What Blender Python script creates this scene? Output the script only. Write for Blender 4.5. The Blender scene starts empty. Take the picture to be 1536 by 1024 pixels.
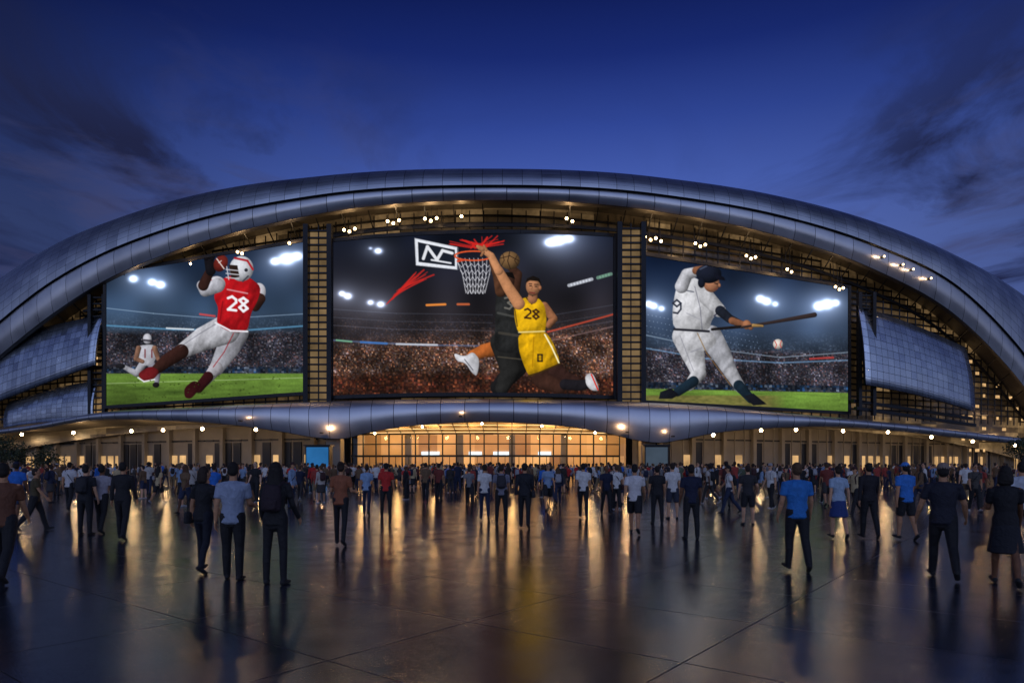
import bpy, math, random
import numpy as np
from mathutils import Vector
from mathutils.bvhtree import BVHTree
random.seed(7); np.random.seed(7)
S=bpy.context.scene
COL=S.collection
S.view_settings.view_transform='Standard'; S.view_settings.look='None'; S.view_settings.exposure=0

# ------------------------------------------------------------ node helpers
def nd(nt,typ,ins=None,**pr):
    n=nt.nodes.new(typ)
    for k,v in pr.items(): setattr(n,k,v)
    for k,v in (ins or {}).items():
        if isinstance(v,bpy.types.NodeSocket): nt.links.new(v,n.inputs[k])
        else: n.inputs[k].default_value=v
    return n
def M(nt,op,a,b=0.0,c=None,clamp=False):
    ins={0:a,1:b}
    if c is not None: ins[2]=c
    return nd(nt,'ShaderNodeMath',ins,operation=op,use_clamp=clamp).outputs[0]
def ramp(nt,fac,stops,interp='LINEAR'):
    n=nd(nt,'ShaderNodeValToRGB',{0:fac}); cr=n.color_ramp; cr.interpolation=interp
    while len(cr.elements)<len(stops): cr.elements.new(0.5)
    for e,(p,c) in zip(cr.elements,stops):
        e.position=p; e.color=(c[0],c[1],c[2],1) if len(c)==3 else c
    return n.outputs[0]
def mixc(nt,f,a,b,bt='MIX'):
    n=nd(nt,'ShaderNodeMix',None,data_type='RGBA',blend_type=bt)
    for k,v in ((0,f),(6,a),(7,b)):
        if isinstance(v,bpy.types.NodeSocket): nt.links.new(v,n.inputs[k])
        else: n.inputs[k].default_value=v if k==0 else (v[0],v[1],v[2],1)
    return n.outputs[2]
def newmat(name):
    m=bpy.data.materials.new(name); m.use_nodes=True; nt=m.node_tree; nt.nodes.clear()
    out=nd(nt,'ShaderNodeOutputMaterial')
    return m,nt,out
def principled(nt,out,**ins):
    p=nd(nt,'ShaderNodeBsdfPrincipled',{k.replace('_',' '):v for k,v in ins.items()})
    nt.links.new(p.outputs[0],out.inputs[0]); return p
def c4(c): return (c[0],c[1],c[2],1)
def srgb(r,g,b):
    f=lambda u:(u/12.92 if u<=.04045 else ((u+.055)/1.055)**2.4)
    return (f(r/255),f(g/255),f(b/255))

def simple(name,col,rough=.6,metal=0,noise=.25,scale=3.0,bump=0.0):
    m,nt,out=newmat(name)
    tc=nd(nt,'ShaderNodeTexCoord')
    nz=nd(nt,'ShaderNodeTexNoise',{'Vector':tc.outputs['Object'],'Scale':scale,'Detail':5.0}).outputs[0]
    k=M(nt,'ADD',M(nt,'MULTIPLY',nz,noise*2),1-noise)
    c=mixc(nt,1.0,c4(col),k,'MULTIPLY')
    p=principled(nt,out,Base_Color=c,Metallic=metal,Roughness=M(nt,'ADD',M(nt,'MULTIPLY',nz,.2),rough-.1))
    if bump:
        b=nd(nt,'ShaderNodeBump',{'Strength':bump,'Distance':.02,'Height':nz}); nt.links.new(b.outputs[0],p.inputs['Normal'])
    return m
def emis(name,col,st,vary=0.0,scale=2.0,sampling='AUTO'):
    m,nt,out=newmat(name)
    c=c4(col)
    if vary:
        tc=nd(nt,'ShaderNodeTexCoord')
        nz=nd(nt,'ShaderNodeTexNoise',{'Vector':tc.outputs['Object'],'Scale':scale,'Detail':3.0}).outputs[0]
        c=mixc(nt,1.0,c,M(nt,'ADD',M(nt,'MULTIPLY',nz,vary*2),1-vary),'MULTIPLY')
    e=nd(nt,'ShaderNodeEmission',{'Color':c,'Strength':st}); nt.links.new(e.outputs[0],out.inputs[0])
    m.cycles.emission_sampling=sampling
    return m

def panel_metal(name,base,pw,ph,rough=.28,tilt=.05,metal=.9,seamw=.03,tint=.25):
    m,nt,out=newmat(name)
    uv=nd(nt,'ShaderNodeUVMap',uv_map='UVMap').outputs[0]
    sp=nd(nt,'ShaderNodeSeparateXYZ',{0:uv})
    U=M(nt,'DIVIDE',sp.outputs[0],pw); V=M(nt,'DIVIDE',sp.outputs[1],ph)
    def edge(t,w):
        f=M(nt,'FRACT',t); d=M(nt,'MINIMUM',f,M(nt,'SUBTRACT',1.0,f)); return M(nt,'LESS_THAN',d,w)
    seam=M(nt,'MAXIMUM',edge(U,seamw/pw),edge(V,seamw/ph))
    cell=nd(nt,'ShaderNodeCombineXYZ',{0:M(nt,'FLOOR',U),1:M(nt,'FLOOR',V)}).outputs[0]
    wn=nd(nt,'ShaderNodeTexWhiteNoise',{'Vector':cell},noise_dimensions='2D')
    tc=nd(nt,'ShaderNodeTexCoord')
    nz=nd(nt,'ShaderNodeTexNoise',{'Vector':tc.outputs['Object'],'Scale':.35,'Detail':6.0}).outputs[0]
    k=M(nt,'ADD',M(nt,'MULTIPLY',wn.outputs[0],tint),M(nt,'ADD',M(nt,'MULTIPLY',nz,.5),.75-tint/2))
    c=mixc(nt,1.0,c4(base),k,'MULTIPLY')
    c=mixc(nt,seam,c,(.01,.012,.018))
    geo=nd(nt,'ShaderNodeNewGeometry')
    off=nd(nt,'ShaderNodeVectorMath',{0:wn.outputs[1],1:(.5,.5,.5)},operation='SUBTRACT').outputs[0]
    off=nd(nt,'ShaderNodeVectorMath',{0:off,'Scale':tilt},operation='SCALE').outputs[0]
    nn=nd(nt,'ShaderNodeVectorMath',{0:nd(nt,'ShaderNodeVectorMath',{0:geo.outputs['Normal'],1:off},operation='ADD').outputs[0]},operation='NORMALIZE').outputs[0]
    r=M(nt,'ADD',M(nt,'MULTIPLY',nz,.18),rough-.06)
    principled(nt,out,Base_Color=c,Metallic=metal,Roughness=r,Normal=nn)
    return m

# ------------------------------------------------------------ mesh helpers
def mkmesh(name,verts,faces,mat,parent=None,uv=None,smooth=False):
    me=bpy.data.meshes.new(name); me.from_pydata([tuple(map(float,v)) for v in verts],[],faces)
    if mat: me.materials.append(mat)
    if uv is not None:
        l=me.uv_layers.new(name='UVMap')
        li=np.empty(len(me.loops),dtype=np.int32); me.loops.foreach_get('vertex_index',li)
        l.data.foreach_set('uv',np.array(uv,dtype=np.float32)[li].ravel())
    if smooth: me.polygons.foreach_set('use_smooth',[True]*len(me.polygons))
    me.update()
    o=bpy.data.objects.new(name,me); COL.objects.link(o)
    if parent: o.parent=parent
    return o
def empty(name):
    e=bpy.data.objects.new(name,None); COL.objects.link(e); return e
def strip(name,rows,mat,parent,vscale=1.0,smooth=True,thick=0):
    n=len(rows[0]); verts=[p for r in rows for p in r]; faces=[];uv=[]
    r0=rows[len(rows)//2]; cu=[0]
    for i in range(1,n): cu.append(cu[-1]+math.dist(r0[i],r0[i-1]))
    for j in range(len(rows)):
        for i in range(n): uv.append((cu[i],j*vscale))
    for j in range(len(rows)-1):
        for i in range(n-1):
            faces.append((j*n+i,j*n+i+1,(j+1)*n+i+1,(j+1)*n+i))
    o=mkmesh(name,verts,faces,mat,parent,uv,smooth)
    if thick:
        s=o.modifiers.new('s','SOLIDIFY'); s.thickness=thick
    return o
class Geo:
    def __init__(s): s.v=[];s.f=[]
    def box(s,c,size,yaw=0,pitch=0):
        b=len(s.v); cy,sy=math.cos(yaw),math.sin(yaw)
        for dz in (-.5,.5):
            for dx,dy in ((-.5,-.5),(.5,-.5),(.5,.5),(-.5,.5)):
                x,y=dx*size[0],dy*size[1]
                s.v.append((c[0]+x*cy-y*sy,c[1]+x*sy+y*cy,c[2]+dz*size[2]))
        s.f+=[(b,b+3,b+2,b+1),(b+4,b+5,b+6,b+7),(b,b+1,b+5,b+4),(b+1,b+2,b+6,b+5),(b+2,b+3,b+7,b+6),(b+3,b,b+4,b+7)]
    def beam(s,p,q,w,h):
        p=Vector(p);q=Vector(q);d=(q-p).normalized()
        up=Vector((0,0,1)) if abs(d.z)<.95 else Vector((0,1,0))
        a=d.cross(up).normalized()*w/2; c=a.cross(d).normalized()*h/2
        b=len(s.v)
        for e in (p,q):
            for t in (-a-c,a-c,a+c,-a+c): s.v.append(tuple(e+t))
        s.f+=[(b,b+1,b+2,b+3),(b+7,b+6,b+5,b+4),(b,b+4,b+5,b+1),(b+1,b+5,b+6,b+2),(b+2,b+6,b+7,b+3),(b+3,b+7,b+4,b)]
    def ball(s,c,r,n=8):
        b=len(s.v)
        for j in range(1,n//2+1):
            th=math.pi*j/(n//2+1)
            for i in range(n):
                ph=2*math.pi*i/n
                s.v.append((c[0]+r*math.sin(th)*math.cos(ph),c[1]+r*math.sin(th)*math.sin(ph),c[2]+r*math.cos(th)))
        m=n//2
        for j in range(m-1):
            for i in range(n):
                s.f.append((b+j*n+i,b+(j+1)*n+i,b+(j+1)*n+(i+1)%n,b+j*n+(i+1)%n))
        t=len(s.v); s.v.append((c[0],c[1],c[2]+r)); s.v.append((c[0],c[1],c[2]-r))
        for i in range(n):
            s.f.append((t,b+i,b+(i+1)%n)); s.f.append((t+1,b+(m-1)*n+(i+1)%n,b+(m-1)*n+i))
    def obj(s,name,mat,parent=None): return mkmesh(name,s.v,s.f,mat,parent)
def point(name,loc,w,col=(1,.62,.28),r=.15,parent=None):
    l=bpy.data.lights.new(name,'POINT'); l.energy=w; l.color=col; l.shadow_soft_size=r
    o=bpy.data.objects.new(name,l); o.location=loc; COL.objects.link(o); o.parent=parent; return o
def curve(tab):
    xs=np.array([t[0] for t in tab],float); zs=np.array([t[1] for t in tab],float); m=np.gradient(zs,xs)
    def f(x):
        x=min(max(x,xs[0]),xs[-1]); i=min(max(np.searchsorted(xs,x)-1,0),len(xs)-2)
        h=xs[i+1]-xs[i]; t=(x-xs[i])/h
        return float((2*t**3-3*t*t+1)*zs[i]+(t**3-2*t*t+t)*h*m[i]+(-2*t**3+3*t*t)*zs[i+1]+(t**3-t*t)*h*m[i+1])
    return f

# ============================================================ PEOPLE
SKIN,HAIR,TOP,BOT,SHOE,BAG,DARK,LIP=range(8)
class Raw:
    def __init__(s): s.v=[];s.f=[];s.l=[];s.xf=None
    def loft(s,rings,p0,p1,label,seg):
        b=len(s.v); f0=len(s.f)
        vs=[]
        for c,A,B in rings:
            for i in range(seg):
                t=2*math.pi*i/seg; vs.append(c+A*math.cos(t)+B*math.sin(t))
        vs+= [p0,p1]
        if s.xf: vs=[s.xf(v) for v in vs]
        s.v+=vs; n=len(rings)
        for k in range(n-1):
            for i in range(seg):
                j=(i+1)%seg
                s.f.append((b+k*seg+i,b+k*seg+j,b+(k+1)*seg+j,b+(k+1)*seg+i))
        P0=b+n*seg;P1=P0+1
        for i in range(seg):
            j=(i+1)%seg
            s.f.append((P0,b+j,b+i)); s.f.append((P1,b+(n-1)*seg+i,b+(n-1)*seg+j))
        s.l+=[label]*(len(s.f)-f0)
    def tube(s,pts,rad,label,ref=(1,0,0),seg=12,cap=1.0):
        pts=[Vector(p) for p in pts]; ref=Vector(ref); rad=[(r,r) if not isinstance(r,tuple) else r for r in rad]
        rings=[]; ds=[]
        for i in range(len(pts)):
            a=pts[max(i-1,0)];c=pts[min(i+1,len(pts)-1)]; ds.append((c-a).normalized())
        def fr(d,r):
            A=(ref-d*ref.dot(d))
            if A.length<1e-3: A=Vector((0,1,0))-d*d.y
            A.normalize(); return A*r[0],d.cross(A)*r[1]
        rc=min(rad[0])*cap
        for an in (60,30):
            an=math.radians(an); A,B=fr(ds[0],rad[0]); rings.append((pts[0]-ds[0]*rc*math.sin(an),A*math.cos(an),B*math.cos(an)))
        for p,d,r in zip(pts,ds,rad): A,B=fr(d,r); rings.append((p,A,B))
        rc2=min(rad[-1])*cap
        for an in (30,60):
            an=math.radians(an); A,B=fr(ds[-1],rad[-1]); rings.append((pts[-1]+ds[-1]*rc2*math.sin(an),A*math.cos(an),B*math.cos(an)))
        s.loft(rings,pts[0]-ds[0]*rc,pts[-1]+ds[-1]*rc2,label,seg)
    def ell(s,c,r,label,seg=14):
        c=Vector(c); rings=[]
        for an in (-65,-40,-15,15,40,65):
            an=math.radians(an); rings.append((c+Vector((0,0,r[2]*math.sin(an))),Vector((r[0]*math.cos(an),0,0)),Vector((0,r[1]*math.cos(an),0))))
        s.loft(rings,c-Vector((0,0,r[2])),c+Vector((0,0,r[2])),label,seg)

def person_raw(sp):
    R=Raw(); fem=sp.get('g')=='f'; w=.88 if fem else 1.0; lean=sp.get('lean',.03); bulk=sp.get('bulk',1.0)
    sx=math.sin; cx=math.cos
    for side,key in ((-1,'ll'),(1,'lr')):
        a,b=sp.get(key,(0,0)); spread=sp.get('spread',.03)
        hip=Vector((side*.088,0,.92)); kn=hip+.43*Vector((side*spread,sx(a),-cx(a))); an=kn+.41*Vector((side*spread*.3,sx(a-b),-cx(a-b)))
        fp=sp.get('fl' if side<0 else 'fr', .18 if a>.15 else (-.55 if a<-.12 else 0))
        if b>.8: fp=-(b-a)*.8
        fd=Vector((side*.18,cx(fp),sx(fp))).normalized(); pp=Vector((0,-sx(fp),cx(fp)))
        R.tube([an-fd*.045-pp*.048,an+fd*.06-pp*.05,an+fd*.15-pp*.058],[(.037,.038),(.044,.036),(.036,.024)],SHOE)
        k=(.92 if fem else 1.0)
        mid=lambda p,q,t:p.lerp(q,t)
        if sp['bottom']=='pants':
            s2=.86 if sp.get('slim') else 1.0
            R.tube([hip+Vector((0,0,.03)),mid(hip,kn,.45),kn,mid(kn,an,.4)+Vector((0,-.012,0)),an+Vector((0,0,-.01))],
                   [(.098*k,.112),(.09*k*s2,.098*s2),(.067*s2,.072*s2),(.063*s2,.07*s2),(.052*s2,.06*s2)],BOT)
            R.tube([an+Vector((0,0,.03)),an-pp*.03],[.035,.035],SHOE)
        else:
            if sp['bottom']=='shorts':
                R.tube([hip+Vector((0,0,.03)),mid(hip,kn,.5),mid(hip,kn,.88)],[(.102,.115),(.1,.108),(.092,.1)],BOT,cap=.25)
            R.tube([mid(hip,kn,.3),kn,mid(kn,an,.3)+Vector((0,-.015,0)),mid(kn,an,.7),an-pp*.03],[.078*k,.055*k,(.052,.06),.04,.034],SKIN)
    if sp['bottom']=='skirt':
        R.tube([(0,0,.99),(0,0,.86),(0,0,.68),(0,0,.52)],[(.14,.11),(.175,.14),(.2,.17),(.225,.2)],BOT,seg=20,cap=.15)
    else:
        R.tube([(0,0,.86),(0,lean*.03,.98)],[(.155*(1.04 if fem else 1),.115),(.15,.11)],BOT,seg=16)
    def T(x,y,z): return Vector((x,y+lean*(z-.95)*1.6,z))
    hem=.96 if sp.get('tuck') else .86
    prof=[(hem,.168,.128),(1.0,.162,.122),(1.1,.146 if not fem else .128,.112),(1.22,.165 if not fem else .145,.122),(1.33,.185*w,.122),(1.41,.168*w,.1),(1.455,.1*w,.075)]
    R.tube([T(0,0,z) for z,_,_ in prof],[(a*bulk,b*bulk) for _,a,b in prof],TOP,seg=20,cap=.3)
    if fem: R.ell(T(0,.075,1.27),(.125,.06,.07),TOP)
    R.tube([T(0,-.005,1.42),T(0,.01,1.56)],[(.057*w,.06),(.052*w,.055)],SKIN)
    for side,key in ((-1,'al'),(1,'ar')):
        sw,el,ab=sp.get(key,(0,.25,.1)); el2=sp.get(key+'_in',0)
        sh=T(side*.185*w*bulk**.5,0,1.405)
        d1=Vector((side*sx(ab),sx(sw)*cx(ab),-cx(sw)*cx(ab)))
        d2=Vector((side*(sx(ab)*.6-el2),sx(sw+el),-cx(sw+el))).normalized()
        elb=sh+d1*.285; wr=elb+d2*.245
        R.tube([T(side*.10*w,0,1.41),sh,sh+d1*.16],[(.06,.05),(.062*w,.066*w),(.056,.06)],TOP,cap=.5)
        if sp['top']=='long':
            R.tube([sh,elb,wr],[.058*w,.047*w,.036],TOP,cap=.4)
        else:
            if sp['top']!='vest': R.tube([sh,sh+d1*.185],[(.06,.062),(.06*w,.064*w)],TOP,cap=.25)
            R.tube([sh,sh+d1*.14,elb,elb+d2*.08,wr],[.05*w,.046*w,.038*w,.04*w,.026],SKIN)
        inw=Vector((-side,0,0)); f=d2.cross(Vector((1,0,0))).normalized()
        if f.y<0: f=-f
        f=(f if abs(d2.y)<.95 else Vector((0,0,1)))
        pe=wr+d2*.085
        R.tube([wr,wr+d2*.04,pe],[(.02,.026),(.016,.038),(.014,.04)],SKIN,seg=10)
        for k,(o,L) in enumerate(((.03,.066),(.011,.078),(-.01,.072),(-.03,.055))):
            q=pe+f*o; m1=q+(d2+inw*.25)*L*.55; m2=m1+(d2+inw*.85).normalized()*L*.5
            R.tube([q-d2*.01,m1,m2],[.0092,.0088,.0075],SKIN,seg=8)
        tb=wr+d2*.025+f*.024
        R.tube([tb,tb+(d2*.6+f*.75)*.035,tb+(d2*.8+f*.75+inw*.3)*.06],[.012,.0105,.0085],SKIN,seg=8)
    tn=sp.get('turn',0); nod=sp.get('nod',0); hc=T(0,0,1.56)
    def xf(v):
        v=Vector(v)-hc
        y=v.y*cx(nod)+v.z*sx(nod); z=v.z*cx(nod)-v.y*sx(nod); x=v.x
        return hc+Vector((x*cx(tn)-y*sx(tn),x*sx(tn)+y*cx(tn),z))
    R.xf=xf; o=hc-Vector((0,0,1.56))
    def P(x,y,z): return o+Vector((x,y,z))
    R.ell(P(0,.008,1.645),(.073,.092,.1),SKIN); R.ell(P(0,.036,1.59),(.055,.062,.068),SKIN)
    R.tube([P(0,.097,1.63),P(0,.113,1.603)],[.010,.014],SKIN,seg=8)
    for sd in (-1,1):
        R.ell(P(sd*.076,.005,1.62),(.012,.02,.032),SKIN,seg=8); R.ell(P(sd*.03,.094,1.635),(.014,.008,.008),DARK,seg=8)
        R.ell(P(sd*.03,.093,1.655),(.02,.008,.005),HAIR,seg=8)
    R.ell(P(0,.096,1.573),(.022,.008,.007),LIP,seg=8)
    h=sp['hair']
    if h!='bald': R.ell(P(0,-.014,1.667),(.083,.091,.096),HAIR); R.ell(P(0,-.035,1.62),(.078,.068,.075),HAIR)
    if h=='long':
        R.xf=None
        R.tube([P(0,-.05,1.64),P(0,-.075,1.5),P(0,-.115,1.38),P(0,-.12,1.25)],[(.085,.06),(.1,.05),(.115,.042),(.08,.03)],HAIR,seg=16,cap=.6)
        for sd in (-1,1): R.tube([P(sd*.07,-.01,1.64),P(sd*.085,-.02,1.5),P(sd*.095,-.05,1.36)],[.03,.035,.025],HAIR)
        R.xf=xf
    if h=='bob': R.tube([P(0,-.04,1.66),P(0,-.05,1.55),P(0,-.05,1.5)],[(.09,.065),(.1,.07),(.095,.06)],HAIR,seg=16,cap=.4)
    if h=='bun': R.ell(P(0,-.09,1.72),(.045,.045,.045),HAIR)
    if h=='pony': R.tube([P(0,-.09,1.7),P(0,-.13,1.62),P(0,-.12,1.5)],[.028,.032,.015],HAIR)
    if h=='cap':
        R.ell(P(0,-.006,1.69),(.087,.1,.078),BAG); R.tube([P(0,.07,1.69),P(0,.12,1.685),P(0,.165,1.675)],[(.07,.012),(.068,.011),(.045,.008)],BAG)
    R.xf=None
    b=sp.get('bag')
    if b=='backpack':
        R.tube([T(0,-.165,1.4),T(0,-.185,1.25),T(0,-.18,1.08)],[(.12,.06),(.145,.085),(.14,.08)],BAG,seg=16,cap=.5)
        R.tube([T(0,-.26,1.2),T(0,-.26,1.1)],[(.1,.03),(.1,.03)],BAG)
        for sd in (-1,1): R.tube([T(sd*.1,-.12,1.42),T(sd*.11,0,1.475),T(sd*.11,.11,1.38),T(sd*.12,.1,1.15)],[(.02,.013)]*4,BAG,seg=8)
    if b in('shoulder','cross'):
        sd=sp.get('bagside',1)
        R.tube([(sd*.24,-.03,.98),(sd*.25,-.03,.82)],[(.05,.12),(.055,.13)],BAG,cap=.4)
        st=-sd if b=='cross' else sd
        R.tube([(sd*.23,-.1,.98),T(sd*.05 if b=='cross' else sd*.17,-.14,1.25),T(st*.13,-.06,1.45),T(st*.12,.08,1.42),T(sd*.06 if b=='cross' else sd*.17,.14,1.2),(sd*.23,.06,.98)],[(.012,.012)]*6,BAG,seg=8)
    return R

def build_body(sp,vox):
    R=person_raw(sp)
    vs=[tuple(v) for v in R.v]
    me=bpy.data.meshes.new('tmp'); me.from_pydata(vs,[],R.f); ob=bpy.data.objects.new('tmp',me); COL.objects.link(ob)
    md=ob.modifiers.new('r','REMESH'); md.mode='VOXEL'; md.voxel_size=vox; md.adaptivity=0
    sm=ob.modifiers.new('s','SMOOTH'); sm.factor=.5; sm.iterations=1
    dg=bpy.context.evaluated_depsgraph_get(); ev=ob.evaluated_get(dg); m2=ev.to_mesh()
    n=len(m2.vertices); V=np.empty(n*3,np.float32); m2.vertices.foreach_get('co',V); V=V.reshape(-1,3)
    m2.calc_loop_triangles()
    tot=np.empty(len(m2.polygons),np.int32); m2.polygons.foreach_get('loop_total',tot)
    if (tot==4).all():
        F=np.empty(len(tot)*4,np.int32); m2.loops.foreach_get('vertex_index',F); F=F.reshape(-1,4)
    else:
        F=np.empty(len(m2.loop_triangles)*3,np.int32); m2.loop_triangles.foreach_get('vertices',F); F=F.reshape(-1,3)
    ev.to_mesh_clear(); bpy.data.objects.remove(ob); bpy.data.meshes.remove(me)
    bvh=BVHTree.FromPolygons(vs,R.f); C=V[F].mean(1)
    L=np.array([R.l[bvh.find_nearest(tuple(map(float,c)))[2]] for c in C],np.int32)
    V[:,2]-=V[:,2].min()
    return V,F,L
m_people,nt,out=newmat('clothing_and_skin')
at=nd(nt,'ShaderNodeAttribute',attribute_name='col'); tc=nd(nt,'ShaderNodeTexCoord')
nz=nd(nt,'ShaderNodeTexNoise',{'Vector':tc.outputs['Object'],'Scale':9.0,'Detail':4.0,'Distortion':1.2}).outputs[0]
cc=mixc(nt,1.0,at.outputs[0],M(nt,'ADD',M(nt,'MULTIPLY',nz,.7),.62),'MULTIPLY')
bp=nd(nt,'ShaderNodeBump',{'Strength':.7,'Distance':.04,'Height':nz})
principled(nt,out,Base_Color=cc,Roughness=.78,Normal=bp.outputs[0])

SKINS=[srgb(214,164,130),srgb(190,140,105),srgb(120,80,55),srgb(225,180,150),srgb(95,62,45)]
HAIRS=[srgb(25,20,18),srgb(45,32,24),srgb(80,58,38),srgb(20,18,18),srgb(110,85,55)]
def palette(top,bot,skin=0,hair=0,shoe=(.02,.02,.022),bag=(.02,.02,.025)):
    return np.array([SKINS[skin],HAIRS[hair],top,bot,shoe,bag,(.01,.01,.01),srgb(150,80,75)],np.float32)
def mesh_from(name,V,F,C):
    me=bpy.data.meshes.new(name); k=F.shape[1]
    me.vertices.add(len(V)); me.vertices.foreach_set('co',V.ravel().astype(np.float32))
    me.loops.add(F.size); me.loops.foreach_set('vertex_index',F.ravel().astype(np.int32))
    me.polygons.add(len(F)); me.polygons.foreach_set('loop_start',np.arange(len(F),dtype=np.int32)*k)
    me.update(calc_edges=True)
    me.polygons.foreach_set('use_smooth',np.ones(len(F),bool))
    ca=me.color_attributes.new('col','FLOAT_COLOR','CORNER')
    cc=np.ones((len(F),k,4),np.float32); cc[:,:,:3]=C[:,None,:]; ca.data.foreach_set('color',cc.ravel())
    me.materials.append(m_people); me.validate(); return me
def place(body,pal,x,y,yaw,h,name='person',mirror=False):
    V,F,L=body; me=mesh_from(name,V,F,pal[L])
    o=bpy.data.objects.new(name,me); o.location=(x,y,0.0); o.rotation_euler=(0,0,math.radians(yaw)); s=h/1.765; o.scale=(s,s,s); COL.objects.link(o); return o

white=srgb(220,218,214); lblue=srgb(135,160,190); blue=srgb(40,110,200); navy=srgb(22,30,58); black=(.012,.012,.015); red=srgb(190,40,35); grey=srgb(120,120,122)
denim=srgb(38,48,75); khaki=srgb(130,110,80); brown=srgb(120,70,45)
W1=dict(ll=(.38,.12),lr=(-.30,.42),al=(-.35,.2,.1),ar=(.35,.35,.1))
W2=dict(ll=(-.28,.38),lr=(.34,.1),al=(.32,.4,.1),ar=(-.3,.2,.12))
W3=dict(ll=(.18,.12),lr=(-.14,.22),al=(-.15,.2,.12),ar=(.15,.3,.1))
ST=dict(ll=(.03,.04),lr=(-.03,.03),al=(.02,.25,.14),ar=(.05,.3,.12),spread=.08)
def d(*a,**k):
    r={}
    for x in a: r.update(x)
    r.update(k); return r
def at_(px,dist): return (px-768)/1024*dist
HERO=[
 (4,9.6,20,1.72,d(W1,g='m',top='tee',bottom='pants',hair='short'),palette(srgb(105,65,45),black,1,0)),
 (305,10.4,-12,1.60,d(W3,g='f',top='tee',bottom='pants',slim=1,hair='bob',bag='shoulder',bagside=-1,turn=-.3),palette(black,srgb(24,28,42),1,1)),
 (349,9.8,8,1.70,d(W3,ll=(.14,.05),lr=(-.02,.05),ar=(.25,1.1,.12),g='m',top='tee',bottom='pants',hair='short',bulk=1.03),palette(srgb(150,162,185),black,1,0)),
 (413,9.45,0,1.70,d(ST,g='f',top='long',bottom='pants',slim=1,hair='long',bag='backpack',al=(.1,.5,.2),ar=(.1,.6,.25)),palette(black,black,1,0,bag=srgb(40,26,36))),
 (511,13.9,0,1.68,d(W3,g='f',top='tee',bottom='pants',hair='bun',slim=1,tuck=0,al=(.1,1.5,.2),ar=(.1,1.4,.2)),palette(srgb(150,88,58),black,1,1)),
 (184,14.9,5,1.68,d(W3,g='m',top='long',bottom='pants',hair='short'),palette(black,black,1,0)),
 (128,16,0,1.65,d(ST,g='m',top='tee',bottom='pants',hair='short',bag='backpack'),palette(srgb(30,32,40),black,0,0)),
 (152,16.3,0,1.62,d(W3,g='m',top='tee',bottom='pants',hair='short'),palette(srgb(165,160,170),black,2,0)),
 (24,19,10,1.7,d(W3,g='m',top='tee',bottom='shorts',hair='cap'),palette(blue,denim,2,0,bag=navy)),
 (52,17,-60,1.6,d(W1,g='f',top='tee',bottom='pants',hair='short'),palette(srgb(80,70,45),black,1,1)),
 (104,24,0,1.7,d(W3,g='m',top='tee',bottom='pants',hair='short',bag='cross'),palette(srgb(200,198,200),black,1,0)),
 (550,22,0,1.62,d(W3,g='f',top='tee',bottom='pants',slim=1,hair='pony'),palette(srgb(140,170,205),denim,1,1)),
 (579,21.4,4,1.70,d(ST,g='m',top='tee',bottom='pants',hair='short'),palette(red,black,1,0)),
 (752,19,0,1.66,d(ST,g='m',top='tee',bottom='pants',hair='short',bag='backpack'),palette(srgb(125,125,140),black,1,1,bag=srgb(50,48,55))),
 (787,17.6,-4,1.66,d(W3,g='m',top='long',bottom='pants',hair='short',bag='cross'),palette(srgb(28,30,38),black,1,0)),
 (727,20,6,1.63,d(W3,g='f',top='tee',bottom='pants',slim=1,hair='bun'),palette(white,denim,1,1)),
 (875,21,-8,1.66,d(W3,g='m',top='tee',bottom='pants',hair='short'),palette(white,black,1,0)),
 (952,16.3,-14,1.70,d(W1,g='m',top='tee',bottom='shorts',hair='short'),palette(srgb(215,212,212),black,1,0)),
 (986,19,0,1.62,d(ST,g='m',top='tee',bottom='pants',hair='short'),palette(black,black,1,0)),
 (1009,20.6,0,1.7,d(ST,g='m',top='tee',bottom='shorts',hair='short'),palette(white,srgb(50,55,70),0,1)),
 (1037,15.1,0,1.66,d(ST,g='m',top='tee',bottom='pants',hair='short'),palette(navy,black,2,0)),
 (1122,18.6,-6,1.64,d(ST,g='m',top='tee',bottom='shorts',hair='short',ar=(.0,.9,.3)),palette(srgb(45,44,48),black,0,1)),
 (1196,10.55,0,1.66,d(W3,g='m',top='tee',bottom='pants',hair='short',bulk=1.06,al=(.0,.35,.18),ar=(.05,.35,.18)),palette(srgb(40,115,190),black,1,2)),
 (1258,15.1,0,1.60,d(W3,g='f',top='tee',bottom='skirt',hair='bun',ar=(-.1,.3,.25)),palette(srgb(160,182,205),srgb(35,60,120),0,1)),
 (1304,15.1,0,1.66,d(W3,g='m',top='long',bottom='pants',hair='short'),palette(srgb(28,25,32),black,1,0)),
 (1359,14.9,10,1.67,d(W3,g='m',top='tee',bottom='shorts',hair='cap',bulk=1.08),palette(srgb(50,120,205),black,1,0,bag=srgb(70,130,210))),
 (1415,9.95,-24,1.72,d(W1,g='m',top='tee',bottom='pants',hair='cap',bulk=1.1,al=(.1,.5,.3),ar=(.15,.5,.3)),palette(srgb(30,32,46),black,1,0,bag=srgb(135,120,110))),
 (1508,9.35,-30,1.68,d(W1,g='f',top='tee',bottom='skirt',hair='bob',al=(.3,1.3,.1)),palette(srgb(20,20,26),srgb(22,24,34),2,0)),
 (1534,12.5,-10,1.68,d(W3,g='m',top='tee',bottom='pants',hair='short'),palette(srgb(185,190,200),black,1,0)),
]
for px,dist,yaw,h,sp,pal in HERO:
    b=build_body(sp,.0088 if dist<11 else (.011 if dist<18 else .014))
    place(b,pal,at_(px,dist),dist,yaw,h)
BASES=[]
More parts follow.
